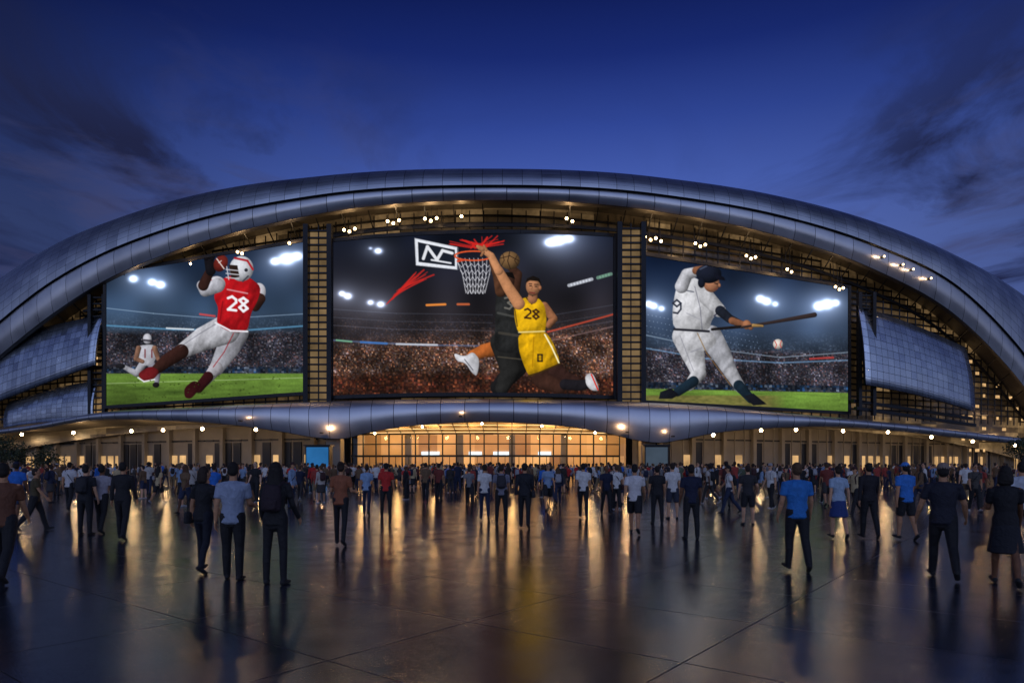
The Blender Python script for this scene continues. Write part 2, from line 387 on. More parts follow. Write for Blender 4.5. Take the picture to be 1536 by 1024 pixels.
for i in range(16):
    pose=[W1,W2,W3,ST][i%4]; g='f' if i%3==1 else 'm'
    sp=d(pose,g=g,top=random.choice(['tee','tee','tee','long']),bottom=random.choice(['pants','pants','pants','shorts','shorts','skirt' if g=='f' else 'pants']),
         hair=random.choice(['long','pony','bob','bun'] if g=='f' else ['short','short','cap']),bag=random.choice([None,None,'backpack','cross']),slim=(g=='f'),bulk=random.uniform(.96,1.12),turn=random.uniform(-.5,.5))
    if i in(5,10): sp['ar']=(.3,1.7,.1)
    BASES.append((sp,build_body(sp,.019),build_body(sp,.036)))
TOPS=[white,white,white,srgb(185,178,170),lblue,blue,navy,black,black,black,srgb(48,42,40),grey,red,srgb(70,66,62),srgb(110,85,60),srgb(120,50,42),srgb(160,60,50),srgb(90,100,80),srgb(190,170,130)]
BOTS=[black,black,black,denim,denim,khaki,srgb(55,52,52)]
def rpal(): return palette(random.choice(TOPS),random.choice(BOTS),random.choice([0,1,1,2,3,4]),random.randrange(5),bag=random.choice([black,navy,srgb(60,30,30),srgb(160,160,165)]),shoe=random.choice([black,black,srgb(170,170,175)]))
taken=[(at_(h[0],h[1]),h[1]) for h in HERO]
mids=[]; tries=0
while len(mids)<66 and tries<6000:
    tries+=1
    dist=random.uniform(22,39); px=random.uniform(-10,1546)
    if dist<27 and 590<px<900 and random.random()<.6: continue
    x=at_(px,dist)
    if all((x-a)**2+(dist-b)**2>1.1 for a,b in taken) and all(abs(px-(768+1024*a/b))>16 or b>22 for a,b in taken[:len(HERO)]):
        taken.append((x,dist)); mids.append((x,dist))
for x,y in mids:
    sp,b1,b2=random.choice(BASES)
    yaw=random.choice([0,0,0,0,180,180,90,-90,30,-30])+random.uniform(-20,20)
    place(b1,rpal(),x,y,yaw,random.uniform(1.56,1.76))
Vs=[];Fs=[];Cs=[];off=0; cnt=0
while cnt<680:
    y=38+(random.random()**.85)*29; px=random.uniform(-40,1580)
    if random.random()<.2: px=random.gauss(740,170)
    x=at_(px,y)
    if any((x-a)**2+(y-b)**2<.36 for a,b in taken): continue
    taken.append((x,y)); cnt+=1
    sp,b1,b2=random.choice(BASES); V,F,L=b2; s=random.uniform(1.52,1.78)/1.765; yw=math.radians(random.choice([0,0,0,180,90,-90])+random.uniform(-30,30))
    R=np.array([[math.cos(yw),-math.sin(yw),0],[math.sin(yw),math.cos(yw),0],[0,0,1]])
    Vs.append(V@R.T*s+np.array([x,y,0])); Fs.append(F+off); Cs.append(rpal()[L]); off+=len(V)
me=mesh_from('crowd_of_people',np.concatenate(Vs),np.concatenate(Fs),np.concatenate(Cs))
o=bpy.data.objects.new('crowd_of_people',me); COL.objects.link(o)

# ============================================================ STADIUM
P=lambda x: 62.3+math.sqrt(84.6+.25*(x+3)**2)
ZL=curve([(-95,6.3),(-84,10.8),(-73,15.7),(-60,21.3),(-51,24.3),(-40,26.4),(-32,27.3),(-20,28.0),(-3,28.1),(15,28.4),(30,27.9),(45,25.9),(60,21.6),(72,14.6),(80,8.5),(90,4)])
FT=curve([(-95,4.2),(-73,4.2),(-60,3.8),(-51,3.1),(-32,2.2),(-20,1.6),(-3,1.15),(15,1.45),(30,2.0),(45,2.7),(60,3.6),(72,4.0),(90,4.2)])
ZT=curve([(-95,21.5),(-84,26.5),(-73,30.1),(-60,33.0),(-51,33.9),(-40,34.5),(-32,34.4),(-20,33.6),(-3,32.8),(15,33.6),(30,34.2),(45,33.9),(60,32.3),(72,30.2),(80,28.0),(90,24.5)])
stad=empty('stadium')
m_roll=panel_metal('roof_cladding_metal',(.60,.63,.68),2.0,1.0,rough=.30,tilt=.05,seamw=.02,tint=.22)
m_fascia=panel_metal('roof_fascia_metal',(.58,.59,.63),3.2,2.0,rough=.28,tilt=.05,seamw=.035,tint=.2)
m_clad=panel_metal('side_cladding_metal',(.56,.62,.72),1.1,1.0,rough=.22,tilt=.06,seamw=.025,tint=.22)
m_can=panel_metal('canopy_metal',(.60,.62,.68),2.4,2.2,rough=.32,tilt=.03,seamw=.03,tint=.14)
m_dark=simple('dark_steel',(.020,.022,.027),.45,.6)
m_soff=simple('roof_soffit',(.09,.085,.08),.5,.4,scale=.8)
m_conc=simple('concourse_concrete',(.22,.20,.17),.7,0,scale=.7,bump=.2)
m_beige=simple('entrance_soffit_panels',(.66,.48,.27),.55,0,scale=.5)
XS=np.arange(-95,90.01,1.0)
NR=12
rows=[]
for j in range(NR+1):
    t=j/NR*math.pi/2
    rows.append([(x,P(x)-3.6+6.6*(1-math.cos(t)),ZL(x)+FT(x)+.12+(ZT(x)-ZL(x)-FT(x)-.12)*math.sin(t)) for x in XS])
rows.append([(x*.97,P(x)+9,ZT(x)-.3) for x in XS]); rows.append([(x*.9,P(x)+22,ZT(x)*.9) for x in XS]); rows.append([(x*.85,P(x)+34,ZT(x)*.6) for x in XS]); rows.append([(x*.8,P(x)+44,0) for x in XS])
strip('roof_shell',rows,m_roll,stad)
rows=[[(x,P(x)-2.9,ZL(x)) for x in XS],[(x,P(x)-3.35,ZL(x)+FT(x)*.35) for x in XS],[(x,P(x)-3.45,ZL(x)+FT(x)*.7) for x in XS],[(x,P(x)-3.3,ZL(x)+FT(x)) for x in XS]]
strip('roof_fascia',rows,m_fascia,stad,vscale=.665)
rows=[[(x,P(x)-3.3,ZL(x)+FT(x)) for x in XS],[(x,P(x)-3.05,ZL(x)+FT(x)+.05) for x in XS],[(x,P(x)-3.6,ZL(x)+FT(x)+.12) for x in XS]]
strip('roof_reveal',rows,m_dark,stad)
rows=[[(x,P(x)-2.9,ZL(x)) for x in XS],[(x,P(x)-2.4,ZL(x)-.15) for x in XS],[(x,P(x)-2.2,ZL(x)+.3) for x in XS],[(x,P(x)+1.4,ZL(x)+.8) for x in XS]]
strip('roof_soffit',rows,m_soff,stad)

m_wall,nt,out=newmat('facade_glazing_wall')
tc=nd(nt,'ShaderNodeTexCoord'); sp_=nd(nt,'ShaderNodeSeparateXYZ',{0:tc.outputs['Object']})
cell=nd(nt,'ShaderNodeCombineXYZ',{0:M(nt,'FLOOR',M(nt,'DIVIDE',sp_.outputs[0],3.0)),1:M(nt,'FLOOR',M(nt,'DIVIDE',sp_.outputs[2],.8))}).outputs[0]
wn=nd(nt,'ShaderNodeTexWhiteNoise',{'Vector':cell},noise_dimensions='2D').outputs[0]
big=nd(nt,'ShaderNodeTexNoise',{'Vector':tc.outputs['Object'],'Scale':.13,'Detail':2.0}).outputs[0]
fine=nd(nt,'ShaderNodeTexNoise',{'Vector':tc.outputs['Object'],'Scale':1.7,'Detail':3.0}).outputs[0]
k=M(nt,'MULTIPLY',M(nt,'POWER',wn,2.0),M(nt,'MULTIPLY',M(nt,'SUBTRACT',big,.38,clamp=True),M(nt,'MULTIPLY',fine,1.6)))
p=principled(nt,out,Base_Color=(.05,.042,.034,1),Roughness=.25)
p.inputs['Emission Color'].default_value=(1,.62,.27,1); nt.links.new(M(nt,'ADD',k,.010),p.inputs['Emission Strength'])
m_wall.cycles.emission_sampling='NONE'
rows=[[(x,P(x)+1.4,z*(ZL(x)+.8)) for x in XS] for z in np.linspace(0.22,1,10)]
strip('facade_wall',rows,m_wall,stad)
g=Geo()
xs=np.arange(-93,88,1.5)
for x0,x1 in zip(xs[:-1],xs[1:]):
    for z in np.arange(8.8,28.8,.8):
        if z<min(ZL(x0),ZL(x1))+.3: g.beam((x0,P(x0)+1.05,z),(x1,P(x1)+1.05,z),.22,.2)
    g.beam((x0,P(x0)+.95,7.5),(x0,P(x0)+.95,ZL(x0)+.4),.12,.12)
    g.beam((x0,P(x0)+.5,ZL(x0)-1.3),(x1,P(x1)+.5,ZL(x1)-1.3),.2,.35)
    if int(x0/1.5)%2==0:
        g.beam((x0,P(x0)-2.3,ZL(x0)+.1),(x0,P(x0)+1.0,ZL(x0)-1.3),.1,.14)
g.obj('facade_slats_and_mullions',m_dark,stad)
g=Geo()
for xc in (-20.7,12.6):
    y=P(xc)-2.2
    for sd in (-1,1): g.box((xc+sd*1.25,y,17.4),(.5,.8,19.4))
    for z in np.arange(8.5,27.2,.75): g.box((xc,y+.1,z),(2.1,.35,.16))
    g.box((xc,y+.2,17.4),(.1,.2,19.4))
for xc in (-53.0,44.8):
    y=P(xc)-1.6
    for sd in (-1,1): g.box((xc+sd*.9,y,15.5),(.4,.7,15.5))
    for z in np.arange(8.5,23.2,.8): g.box((xc,y+.1,z),(1.6,.35,.16))
g.obj('ladder_towers',m_dark,stad)
m_warmw=emis('lit_stair_core',(1,.66,.32),.16,1.0,.5,'NONE')
g=Geo()
for xc in (-20.7,12.6): g.box((xc,P(xc)-1.6,17.4),(2.0,.1,18.6))
g.obj('stair_core_glazing',m_warmw,stad)

# outward leaning curved cladding shields (foot proud of the head)
def shield(name,x0,x1,t0,t1,b0,b1,off,bul,nx=16,nv=8,mat=m_clad):
    rows=[]
    for j in range(nv+1):
        v=j/nv; r=[]
        for i in range(nx+1):
            u=i/nx; x=x0+(x1-x0)*u; zt=t0+(t1-t0)*u; zb=b0+(b1-b0)*u
            r.append((x,P(x)-off-bul*(1-v)-.45*math.sin(math.pi*v),zb+(zt-zb)*v+.3*math.sin(math.pi*u)))
        rows.append(r)
    o=strip(name,rows,mat,stad,smooth=True); s=o.modifiers.new('s','SOLIDIFY'); s.thickness=.3; s.offset=-1; s.use_rim=True
    for p_ in o.data.polygons: p_.use_smooth=True
shield('side_shield_upper',-86,-52.4,18.2,20.8,6.8,14.0,1.2,1.9,30)
shield('side_shield_lower',-71,-53.5,10.4,12.4,6.7,7.1,1.2,1.0,18)
shield('side_shield_right',43.6,63.5,21.6,17.9,11.4,8.8,1.3,1.9,20,10)
g=Geo()
for x0,x1 in zip(np.arange(43,84,2.0),np.arange(45,86,2.0)):
    for z,f in ((9.6,.8),(8.6,1.6)):
        zz=z-(x0-43)*.07
        if x0<64: g.beam((x0,P(x0)-f,zz),(x1,P(x1)-f,zz-.14),.5,.4)
for x0,x1 in zip(np.arange(-86,-50,2.0),np.arange(-84,-48,2.0)):
    for z in (8.0,14.0,21.6):
        if z<ZL(x0)-1: g.beam((x0,P(x0)-.9,z),(x1,P(x1)-.9,z),.5,.3)
g.obj('side_ledges',m_dark,stad)
m_win=emis('warm_windows',(1,.60,.26),.75,.9,1.5,'NONE'); g=Geo()
for x in np.arange(64,84,1.5):
    for z in np.arange(3.6,17,1.6):
        if z<ZL(x)-1 and random.random()<.5: g.box((x+.7,P(x)+.85,z),(.9*random.uniform(.3,1),.1,.42),math.atan(.49))
for x in np.arange(-84,-54,1.5):
    for z in (14.9,15.7):
        if random.random()<.25: g.box((x,P(x)+.9,z),(.7,.1,.3),-.45)
g.obj('lit_windows',m_win,stad)
for x,z in ((67,12),(72,9),(76,6),(-57,8.2),(-66,8)): point('side_bay_lamp',(x,P(x)-.6,z),90,(1,.58,.25),.15,stad)

CT=curve([(-95,5.9),(-75,6.1),(-62,6.8),(-52,7.85),(-35,8.05),(-3,8.05),(20,7.9),(34,7.3),(55,6.4),(75,5.2),(90,4.6)])
CB=curve([(-95,5.2),(-75,5.4),(-62,6.1),(-52,6.9),(-40,6.6),(-29.5,5.75),(-24,4.95),(-20,4.3),(-17,4.2),(-14.5,4.75),(-11,5.3),(-7,5.6),(-3,5.75),(2,5.6),(6,5.3),(10,4.65),(13,4.0),(15.5,3.8),(18,4.2),(22,4.95),(28.6,5.6),(38,6.0),(48,5.7),(60,5.0),(75,4.3),(90,3.8)])
XC=np.arange(-95,90.01,.75)
rows=[[(x,P(x)-4.3,CB(x)) for x in XC],[(x,P(x)-4.85,CB(x)*.65+CT(x)*.35) for x in XC],[(x,P(x)-4.75,CB(x)*.25+CT(x)*.75) for x in XC],[(x,P(x)-4.0,CT(x)) for x in XC],[(x,P(x)+1.2,CT(x)+.35) for x in XC]]
strip('canopy_fascia',rows,m_can,stad,vscale=.73)
def soff(a,b,ent=False): 
    X=np.arange(a,b+.01,.75)
    if ent: return [[(x,P(x)-4.3,CB(x)) for x in X],[(x,P(x)-3.8,CB(x)+.2) for x in X],[(x,P(x)-3.0,max(CB(x)+.3,5.85)) for x in X],[(x,P(x)+2.2,5.0) for x in X]]
    return [[(x,P(x)-4.3,CB(x)) for x in X],[(x,P(x)-3.7,CB(x)+.25) for x in X],[(x,P(x)-2.2,max(CB(x)+.35,min(6.0,CT(x)-.5))) for x in X],[(x,P(x)+4,min(6.1,CT(x)-.3)) for x in X]]
strip('canopy_soffit',soff(-95,-18.2),m_conc,stad); strip('canopy_soffit',soff(-18.2,13.3,True),m_beige,stad); strip('canopy_soffit',soff(13.3,89.8),m_conc,stad)
g=Geo()
for off_,z in ((-1.9,5.60),(-.3,5.30),(1.2,5.02)):
    X=np.arange(-15.5,11.6,1.5)
    for x0,x1 in zip(X[:-1],X[1:]): g.beam((x0,P(x0)+off_,z),(x1,P(x1)+off_,z),.1,.07)
g.obj('soffit_glow_strips',emis('soffit_strip_glow',(1,.60,.24),1.7),stad)  # glowing strips added to give the soffit its golden arcs
g=Geo()
for x in np.arange(-16.5,12,1.5): g.beam((x,P(x)-2.9,5.72),(x,P(x)+2.1,4.93),.09,.16)
g.obj('soffit_ribs',m_conc,stad)
for a,b in ((-94,-18.5),(13.7,89)):
    X=np.arange(a,b,.75); strip('concourse_wall',[[(x,P(x)+3,0) for x in X],[(x,P(x)+3,6.2) for x in X]],m_conc,stad)
g=Geo();gw=Geo();gd=Geo()
for x in list(np.arange(-90,-20,4.2))+list(np.arange(17,88,4.2)):
    g.box((x,P(x)+2.7,3),(.5,.6,6),math.atan((x+3)*.25/(P(x)-62.3)))
for x in list(np.arange(-88,-20,1.4))+list(np.arange(15,88,1.4)):
    yw=math.atan((x+3)*.25/(P(x)-62.3)); r_=random.random()
    if r_<.45: gw.box((x,P(x)+2.92,1.5),(1.0,.1,2.4),yw)
    elif r_<.8: gd.box((x,P(x)+2.90,2.2),(1.15,.12,4.0),yw)
    g.box((x+.7,P(x)+2.88,3),(.07,.12,6),yw)
    gd.box((x,P(x)+2.86,4.5),(1.4,.14,.18),yw)
g.obj('concourse_columns',m_conc,stad)
m_cw=emis('concourse_doors',(1,.60,.26),.6,1.0,.5,'NONE'); gw.obj('concourse_doors',m_cw,stad); gd.obj('concourse_dark_glazing',m_dark,stad)
g=Geo()
for xc in (-18.6,14.3): g.box((xc,P(xc)-2.6,2.6),(1.5,1.5,5.2)); g.box((xc,P(xc)-2.6,.3),(1.9,1.9,.6))
g.obj('canopy_piers',m_conc,stad)

m_hall,nt,out=newmat('entrance_hall_wall')
tc=nd(nt,'ShaderNodeTexCoord'); sp_=nd(nt,'ShaderNodeSeparateXYZ',{0:tc.outputs['Object']})
nz=nd(nt,'ShaderNodeTexNoise',{'Vector':tc.outputs['Object'],'Scale':.5,'Detail':4.0}).outputs[0]
cell=nd(nt,'ShaderNodeCombineXYZ',{0:M(nt,'FLOOR',M(nt,'DIVIDE',sp_.outputs[0],2.3)),1:M(nt,'FLOOR',M(nt,'DIVIDE',sp_.outputs[2],2.6))}).outputs[0]
wn=nd(nt,'ShaderNodeTexWhiteNoise',{'Vector':cell},noise_dimensions='2D').outputs[0]
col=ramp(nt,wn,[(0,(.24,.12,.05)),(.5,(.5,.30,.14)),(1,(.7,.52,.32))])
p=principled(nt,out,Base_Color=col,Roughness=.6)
p.inputs['Emission Color'].default_value=(1,.58,.22,1); nt.links.new(M(nt,'MULTIPLY',M(nt,'ADD',wn,.3),M(nt,'MULTIPLY',nz,.45)),p.inputs['Emission Strength']); m_hall.cycles.emission_sampling='NONE'  # wall itself emits a weak warm glow, standing in for interior lamplight
mkmesh('hall_back_wall',[(-19,84,0),(14,84,0),(14,84,6.6),(-19,84,6.6)],[(0,1,2,3)],m_hall,stad)
mkmesh('hall_ceiling',[(-19,74.2,5.05),(14,74.2,5.05),(14,84,6.5),(-19,84,6.5)],[(0,1,2,3)],m_beige,stad)
g=Geo()
for y in (76.5,79.5,82):
    for x in np.arange(-17,13,2.4): g.box((x,y,4.95+(y-74.2)*.148),(1.4,.25,.08))
g.obj('hall_ceiling_lights',emis('hall_lights',(1,.74,.42),9,sampling='AUTO'),stad)
m_glass,nt,out=newmat('entrance_glass')
gl=nd(nt,'ShaderNodeBsdfGlossy',{'Roughness':.03,'Color':(.8,.85,1,1)}); tr=nd(nt,'ShaderNodeBsdfTransparent',{'Color':(.9,.88,.84,1)})
fr=nd(nt,'ShaderNodeFresnel',{'IOR':1.45}); mx=nd(nt,'ShaderNodeMixShader',{0:fr.outputs[0],1:tr.outputs[0],2:gl.outputs[0]}); nt.links.new(mx.outputs[0],out.inputs[0])
X=np.arange(-18,13.3,.75)
strip('entrance_glazing',[[(x,P(x)+2.2,0) for x in X],[(x,P(x)+2.2,4.98) for x in X]],m_glass,stad)
g=Geo(); X=np.arange(-18,13.3,1.5)
for i,x in enumerate(X):
    g.beam((x,P(x)+2.05,0),(x,P(x)+2.05,4.98),.14,.2)
    if i<len(X)-1:
        x1=X[i+1]
        for z,hh in ((2.5,.22),(3.8,.12),(4.9,.16)): g.beam((x,P(x)+2.05,z),(x1,P(x1)+2.05,z),.14,hh)
        g.beam((x+.75,P(x+.75)+2.08,0),(x+.75,P(x+.75)+2.08,2.4),.06,.1)
g.obj('entrance_mullions',m_dark,stad)
g=Geo()
for x in (-12,-6,0,6): g.box((x,79,2.5),(.7,.7,5)); 
for x in (-9,-3,3,9): g.box((x,80,.6),(3,.8,1.1))
g.obj('hall_columns_and_counters',m_conc,stad)
gs=Geo()
for x,w in ((-10,2.2),(-4.5,1.6),(-1,2.6),(4,1.6)): gs.box((x,83.7,2.9),(w,.1,.5))
gs.obj('hall_shop_signs',emis('shop_sign',(.75,.88,1),1.6,.5,2.0,'NONE'),stad)
for i in range(8):
    x=-16+i*4.0; point('entrance_lamp',(x,P(x)-1.0,4.6),120,(1,.56,.20),.2,stad)
for i in range(5): point('hall_lamp',(-15+i*6.2,79.8,4.2),300,(1,.60,.25),.5,stad)
LX=[-75,-66,-56,-46,-41,-35,-28,22,28,33,40,47,55,63,72]
g=Geo()
for x in LX:
    z=min(5.6,CB(x)-.15); g.ball((x,P(x)-3.2 if x not in(-35,28,47) else P(x)-3.6,z),.19); 
    point('canopy_downlight',(x,P(x)-2.6,z-.3),110,(1,.60,.27),.15,stad)
for x in (-14,-9,-3,3,8.5): g.ball((x,P(x)-3.4,CB(x)-.1),.11)
g.obj('canopy_lamps',emis('lamp_glow',(1,.70,.36),50),stad)
g=Geo(); gh=Geo()
for x,n,dz in ((-31,2,1.6),(-24.5,1,1.9),(-17.3,3,1.5),(-12.4,3,1.1),(-8.4,3,1.1),(-5.2,1,1.0),(6,2,1.1),(15.3,4,2.3),(21,3,2.2),(27.6,3,2.5),(33,2,2.9),(40.6,3,3.2),(-46,1,1.2),(-38,1,1.4)):
    for i in range(n):
        xx=x+(i-(n-1)/2)*.62; z=ZL(x)-dz-(i%2)*.25; y=P(xx)-1.2
        g.ball((xx,y-.12,z),.15); gh.box((xx,y+.12,z),(.34,.3,.34)); gh.beam((xx,y+.2,z),(xx,y+.6,ZL(x)+.2),.05,.05)
    point('roof_floodlight',(x,P(x)-1.9,ZL(x)-dz-.1),130*n**.5,(1,.60,.27),.2,stad)
g.obj('roof_floodlights',emis('flood_glow',(1,.68,.32),20),stad)
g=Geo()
for x in (46.2,49.4,51.2,54.4):  # bulbs, boxes and lights added to stand in for floodlight reflections on the fascia
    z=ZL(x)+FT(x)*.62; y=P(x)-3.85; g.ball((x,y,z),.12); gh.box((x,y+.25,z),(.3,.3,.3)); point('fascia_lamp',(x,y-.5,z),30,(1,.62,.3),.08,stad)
g.obj('fascia_glint_bulbs',emis('fascia_glint_glow',(1,.70,.36),10),stad); gh.obj('floodlight_housings',m_dark,stad)
g=Geo()
for x in (-19.3,11.6,-29,-5.0,16.6):
    w=90 if x in(-19.3,11.6) else 22
    y=P(x)-5.6; g.box((x,y+.25,CB(x)+.55),(.3,.5,.14)); point('facade_uplight',(x,y,CB(x)+.8),w,(1,.56,.26),.08,stad)
g.obj('uplight_brackets',m_dark,stad)

# ============================================================ VIDEO SCREENS
m_disp,nt,out=newmat('led_display')
at=nd(nt,'ShaderNodeAttribute',attribute_name='col')
e=nd(nt,'ShaderNodeEmission',{'Color':at.outputs[0],'Strength':1.05}); nt.links.new(e.outputs[0],out.inputs[0]); m_disp.cycles.emission_sampling='NONE'
m_cab=simple('screen_cabinet',(.010,.010,.012),.5,.1)
def noise2(X,Y,s,seed):
    r=np.random.RandomState(seed); G=r.rand(64,64); x=(X/s)%63; y=(Y/s)%63; i=x.astype(int); j=y.astype(int); fx=x-i; fy=y-j
    fx=fx*fx*(3-2*fx); fy=fy*fy*(3-2*fy)
    return (G[j,i]*(1-fx)+G[j,i+1]*fx)*(1-fy)+(G[j+1,i]*(1-fx)+G[j+1,i+1]*fx)*fy
class Art:
    def __init__(s,X,Y):
        s.X=X;s.Y=Y;s.I=np.zeros(X.shape+(3,))
        # soft diagonal drapery variation, low contrast
        s.fold=.65*noise2(X*1.0+Y*.9,Y*.35-X*.35,8.5,77)+.35*noise2(X*1.2+Y*.4,Y*.5-X*.3,4.2,79)
        s.fine=noise2(X,Y,1.9,78)-.5
    def put(s,m,c,sh=None):
        c=np.array(c,float)/255; c=c if sh is None else c*sh[...,None]
        s.I=s.I*(1-m[...,None])+c*m[...,None]
    def limb(s,pts,rs,c,lit=.26,dirx=-.7,tex=.34):
        best=None
        for (a,b,ra,rb) in zip(pts[:-1],pts[1:],rs[:-1],rs[1:]):
            dx,dy=b[0]-a[0],b[1]-a[1]; L2=dx*dx+dy*dy+1e-6
            t=np.clip(((s.X-a[0])*dx+(s.Y-a[1])*dy)/L2,0,1); ox=s.X-a[0]-t*dx; oy=s.Y-a[1]-t*dy
            r=ra+(rb-ra)*t; dd=np.hypot(ox,oy)-r; q=(ox*dirx+oy*-.7)/r
            if best is None: best=dd;qq=q;rn=np.hypot(ox,oy)/r
            else:
                m=dd<best; best=np.where(m,dd,best); qq=np.where(m,q,qq); rn=np.where(m,np.hypot(ox,oy)/r,rn)
        sh=1.0-.2*np.clip(rn,0,1)**3+lit*qq-tex*s.fold+.08*s.fine
        s.put(np.clip(.5-best,0,1),c,np.clip(sh,.12,1.1))
    def poly(s,pts,c,soft=9,tex=.15,lit=.16,seed=5):
        X,Y=s.X,s.Y; ins=np.zeros(X.shape,bool); dd=np.full(X.shape,1e9)
        for _ in range(2 if soft>4 else 0):
            q=[]
            for i in range(len(pts)):
                a,b=pts[i],pts[(i+1)%len(pts)]; q+=[(a[0]*.8+b[0]*.2,a[1]*.8+b[1]*.2),(a[0]*.2+b[0]*.8,a[1]*.2+b[1]*.8)]
            pts=q
        n=len(pts)
        for i in range(n):
            (x1,y1),(x2,y2)=pts[i],pts[(i+1)%n]
            if y1!=y2:
                k=((y1>Y)!=(y2>Y))&(X<(x2-x1)*(Y-y1)/(y2-y1)+x1); ins^=k
            dx,dy=x2-x1,y2-y1; t=np.clip(((X-x1)*dx+(Y-y1)*dy)/(dx*dx+dy*dy+1e-6),0,1); dd=np.minimum(dd,np.hypot(X-x1-t*dx,Y-y1-t*dy))
        sd=np.where(ins,dd,-dd); m=np.clip(sd+.5,0,1)
        sh=.86+.14*np.clip(sd/soft,0,1)**.7-(tex+.2)*s.fold*.75+.08*s.fine
        cx=np.mean([p[0] for p in pts]); cy=np.mean([p[1] for p in pts]); w=max(p[0] for p in pts)-min(p[0] for p in pts)
        sh=sh-lit*(X-cx)/w*1.5-lit*.35*(Y-cy)/30+.06
        s.put(m,c,np.clip(sh,.15,1.1))
    def ell(s,cx,cy,rx,ry,c,ang=0,lit=.3):
        ca,sa=math.cos(ang),math.sin(ang); x=(s.X-cx)*ca+(s.Y-cy)*sa; y=-(s.X-cx)*sa+(s.Y-cy)*ca
        q=np.hypot(x/rx,y/ry); m=np.clip((1-q)*min(rx,ry)+.5,0,1)
        s.put(m,c,np.clip(.98-.3*q**2-lit*(y/ry*.6+x/rx*.5)+.08*s.fine,.12,1.25))
    def line(s,pts,w,c,op=1.0):
        for a,b in zip(pts[:-1],pts[1:]):
            dx,dy=b[0]-a[0],b[1]-a[1]; t=np.clip(((s.X-a[0])*dx+(s.Y-a[1])*dy)/(dx*dx+dy*dy+1e-6),0,1)
            dd=np.hypot(s.X-a[0]-t*dx,s.Y-a[1]-t*dy)-w/2; s.put(np.clip(.5-dd,0,1)*op,c)
    def glow(s,x,y,r,c,k=1.0,sx=1.0):
        dd=np.hypot((s.X-x)/sx,s.Y-y); r=r*.68; g=k*(np.exp(-(dd/r)**2)*1.4+.34*np.exp(-dd/(r*3.0)))
        s.I=s.I+g[...,None]*np.array(c)/255
    def crowd(s,mask,pal,seed,amp=1.0,cell=2.0):
        r=np.random.RandomState(seed); i=((s.X+noise2(s.X,s.Y,9,seed)*2)/cell).astype(int)%311; j=(s.Y/cell).astype(int)%307
        idx=r.randint(0,len(pal),(307,311)); br=.55+r.rand(307,311)**4*.8
        c=np.array(pal,float)[idx[j,i]]/255; c=.6*c+.4*c.mean((0,1)); c=c*br[j,i][...,None]*amp*.72
        c*= (.5+1.0*noise2(s.X,s.Y,18,seed+1))[...,None]
        s.I=s.I*(1-mask[...,None])+c*mask[...,None]
    def digits(s,txt,x,y,h,c,w=2.4,slant=0):
        seg={'2':[[(0,.15),(.5,0),(1,.2),(1,.4),(0,1),(1,1)]],'8':[[(.5,0),(1,.2),(.5,.48),(0,.2),(.5,0)],[(.5,.48),(1,.75),(.5,1),(0,.75),(.5,.48)]],'9':[[(1,.25),(.5,0),(0,.25),(.5,.5),(1,.25),(1,.7),(.6,1),(.1,.95)]],'3':[[(0,.1),(.6,0),(1,.22),(.4,.48),(1,.75),(.6,1),(0,.9)]],
             '0':[[(0,0),(1,0),(1,1),(0,1),(0,0)]],'I':[[(.5,0),(.5,1)]]}
        for k,ch in enumerate(txt):
            for pl in seg[ch]: s.line([(x+k*h*.85+px*h*.6,y+py*h+slant*(k*h*.85+px*h*.6)) for px,py in pl],w,c)
def soft(v,a,b): return np.clip((v-a)/(b-a),0,1)

def field_bg(A,sky0,sky1,y0,y1,gy,seed,tilt=0.0):
    X,Y=A.X,A.Y-tilt*(A.X-A.X.mean()); t=soft(Y,y0,y1)[...,None]
    A.I=(np.array(sky0)*(1-t)+np.array(sky1)*t)/255*(.7+.6*noise2(X,Y,38,seed))[...,None]
    A.crowd(soft(Y,y1-26,y1)*.5,[(70,85,105),(55,65,85),(95,105,120)],seed+3,.9)
    A.crowd(soft(Y,y1+2,y1+10)*.93,[(120,125,150),(75,80,105),(150,100,95),(185,180,190),(85,75,90),(60,65,90)],seed,.9)
    g=soft(Y,gy-1,gy+1); gr=(.85+.2*noise2(X*.25,Y*1.6,5,seed+7)+.12*A.fine)*(1.08-.4*soft(Y,gy,gy+50))*(.8+.35*noise2(X,Y,60,seed+9))
    A.I=A.I*(1-g[...,None])+(np.array([100,132,54])/255)*gr[...,None]*g[...,None]
    g2=soft(Y,gy-11,gy-9)*(1-soft(Y,gy-2,gy)); A.crowd(g2*.9,[(35,45,70),(50,60,80),(140,150,165),(40,100,170)],seed+11,.9,3.5)

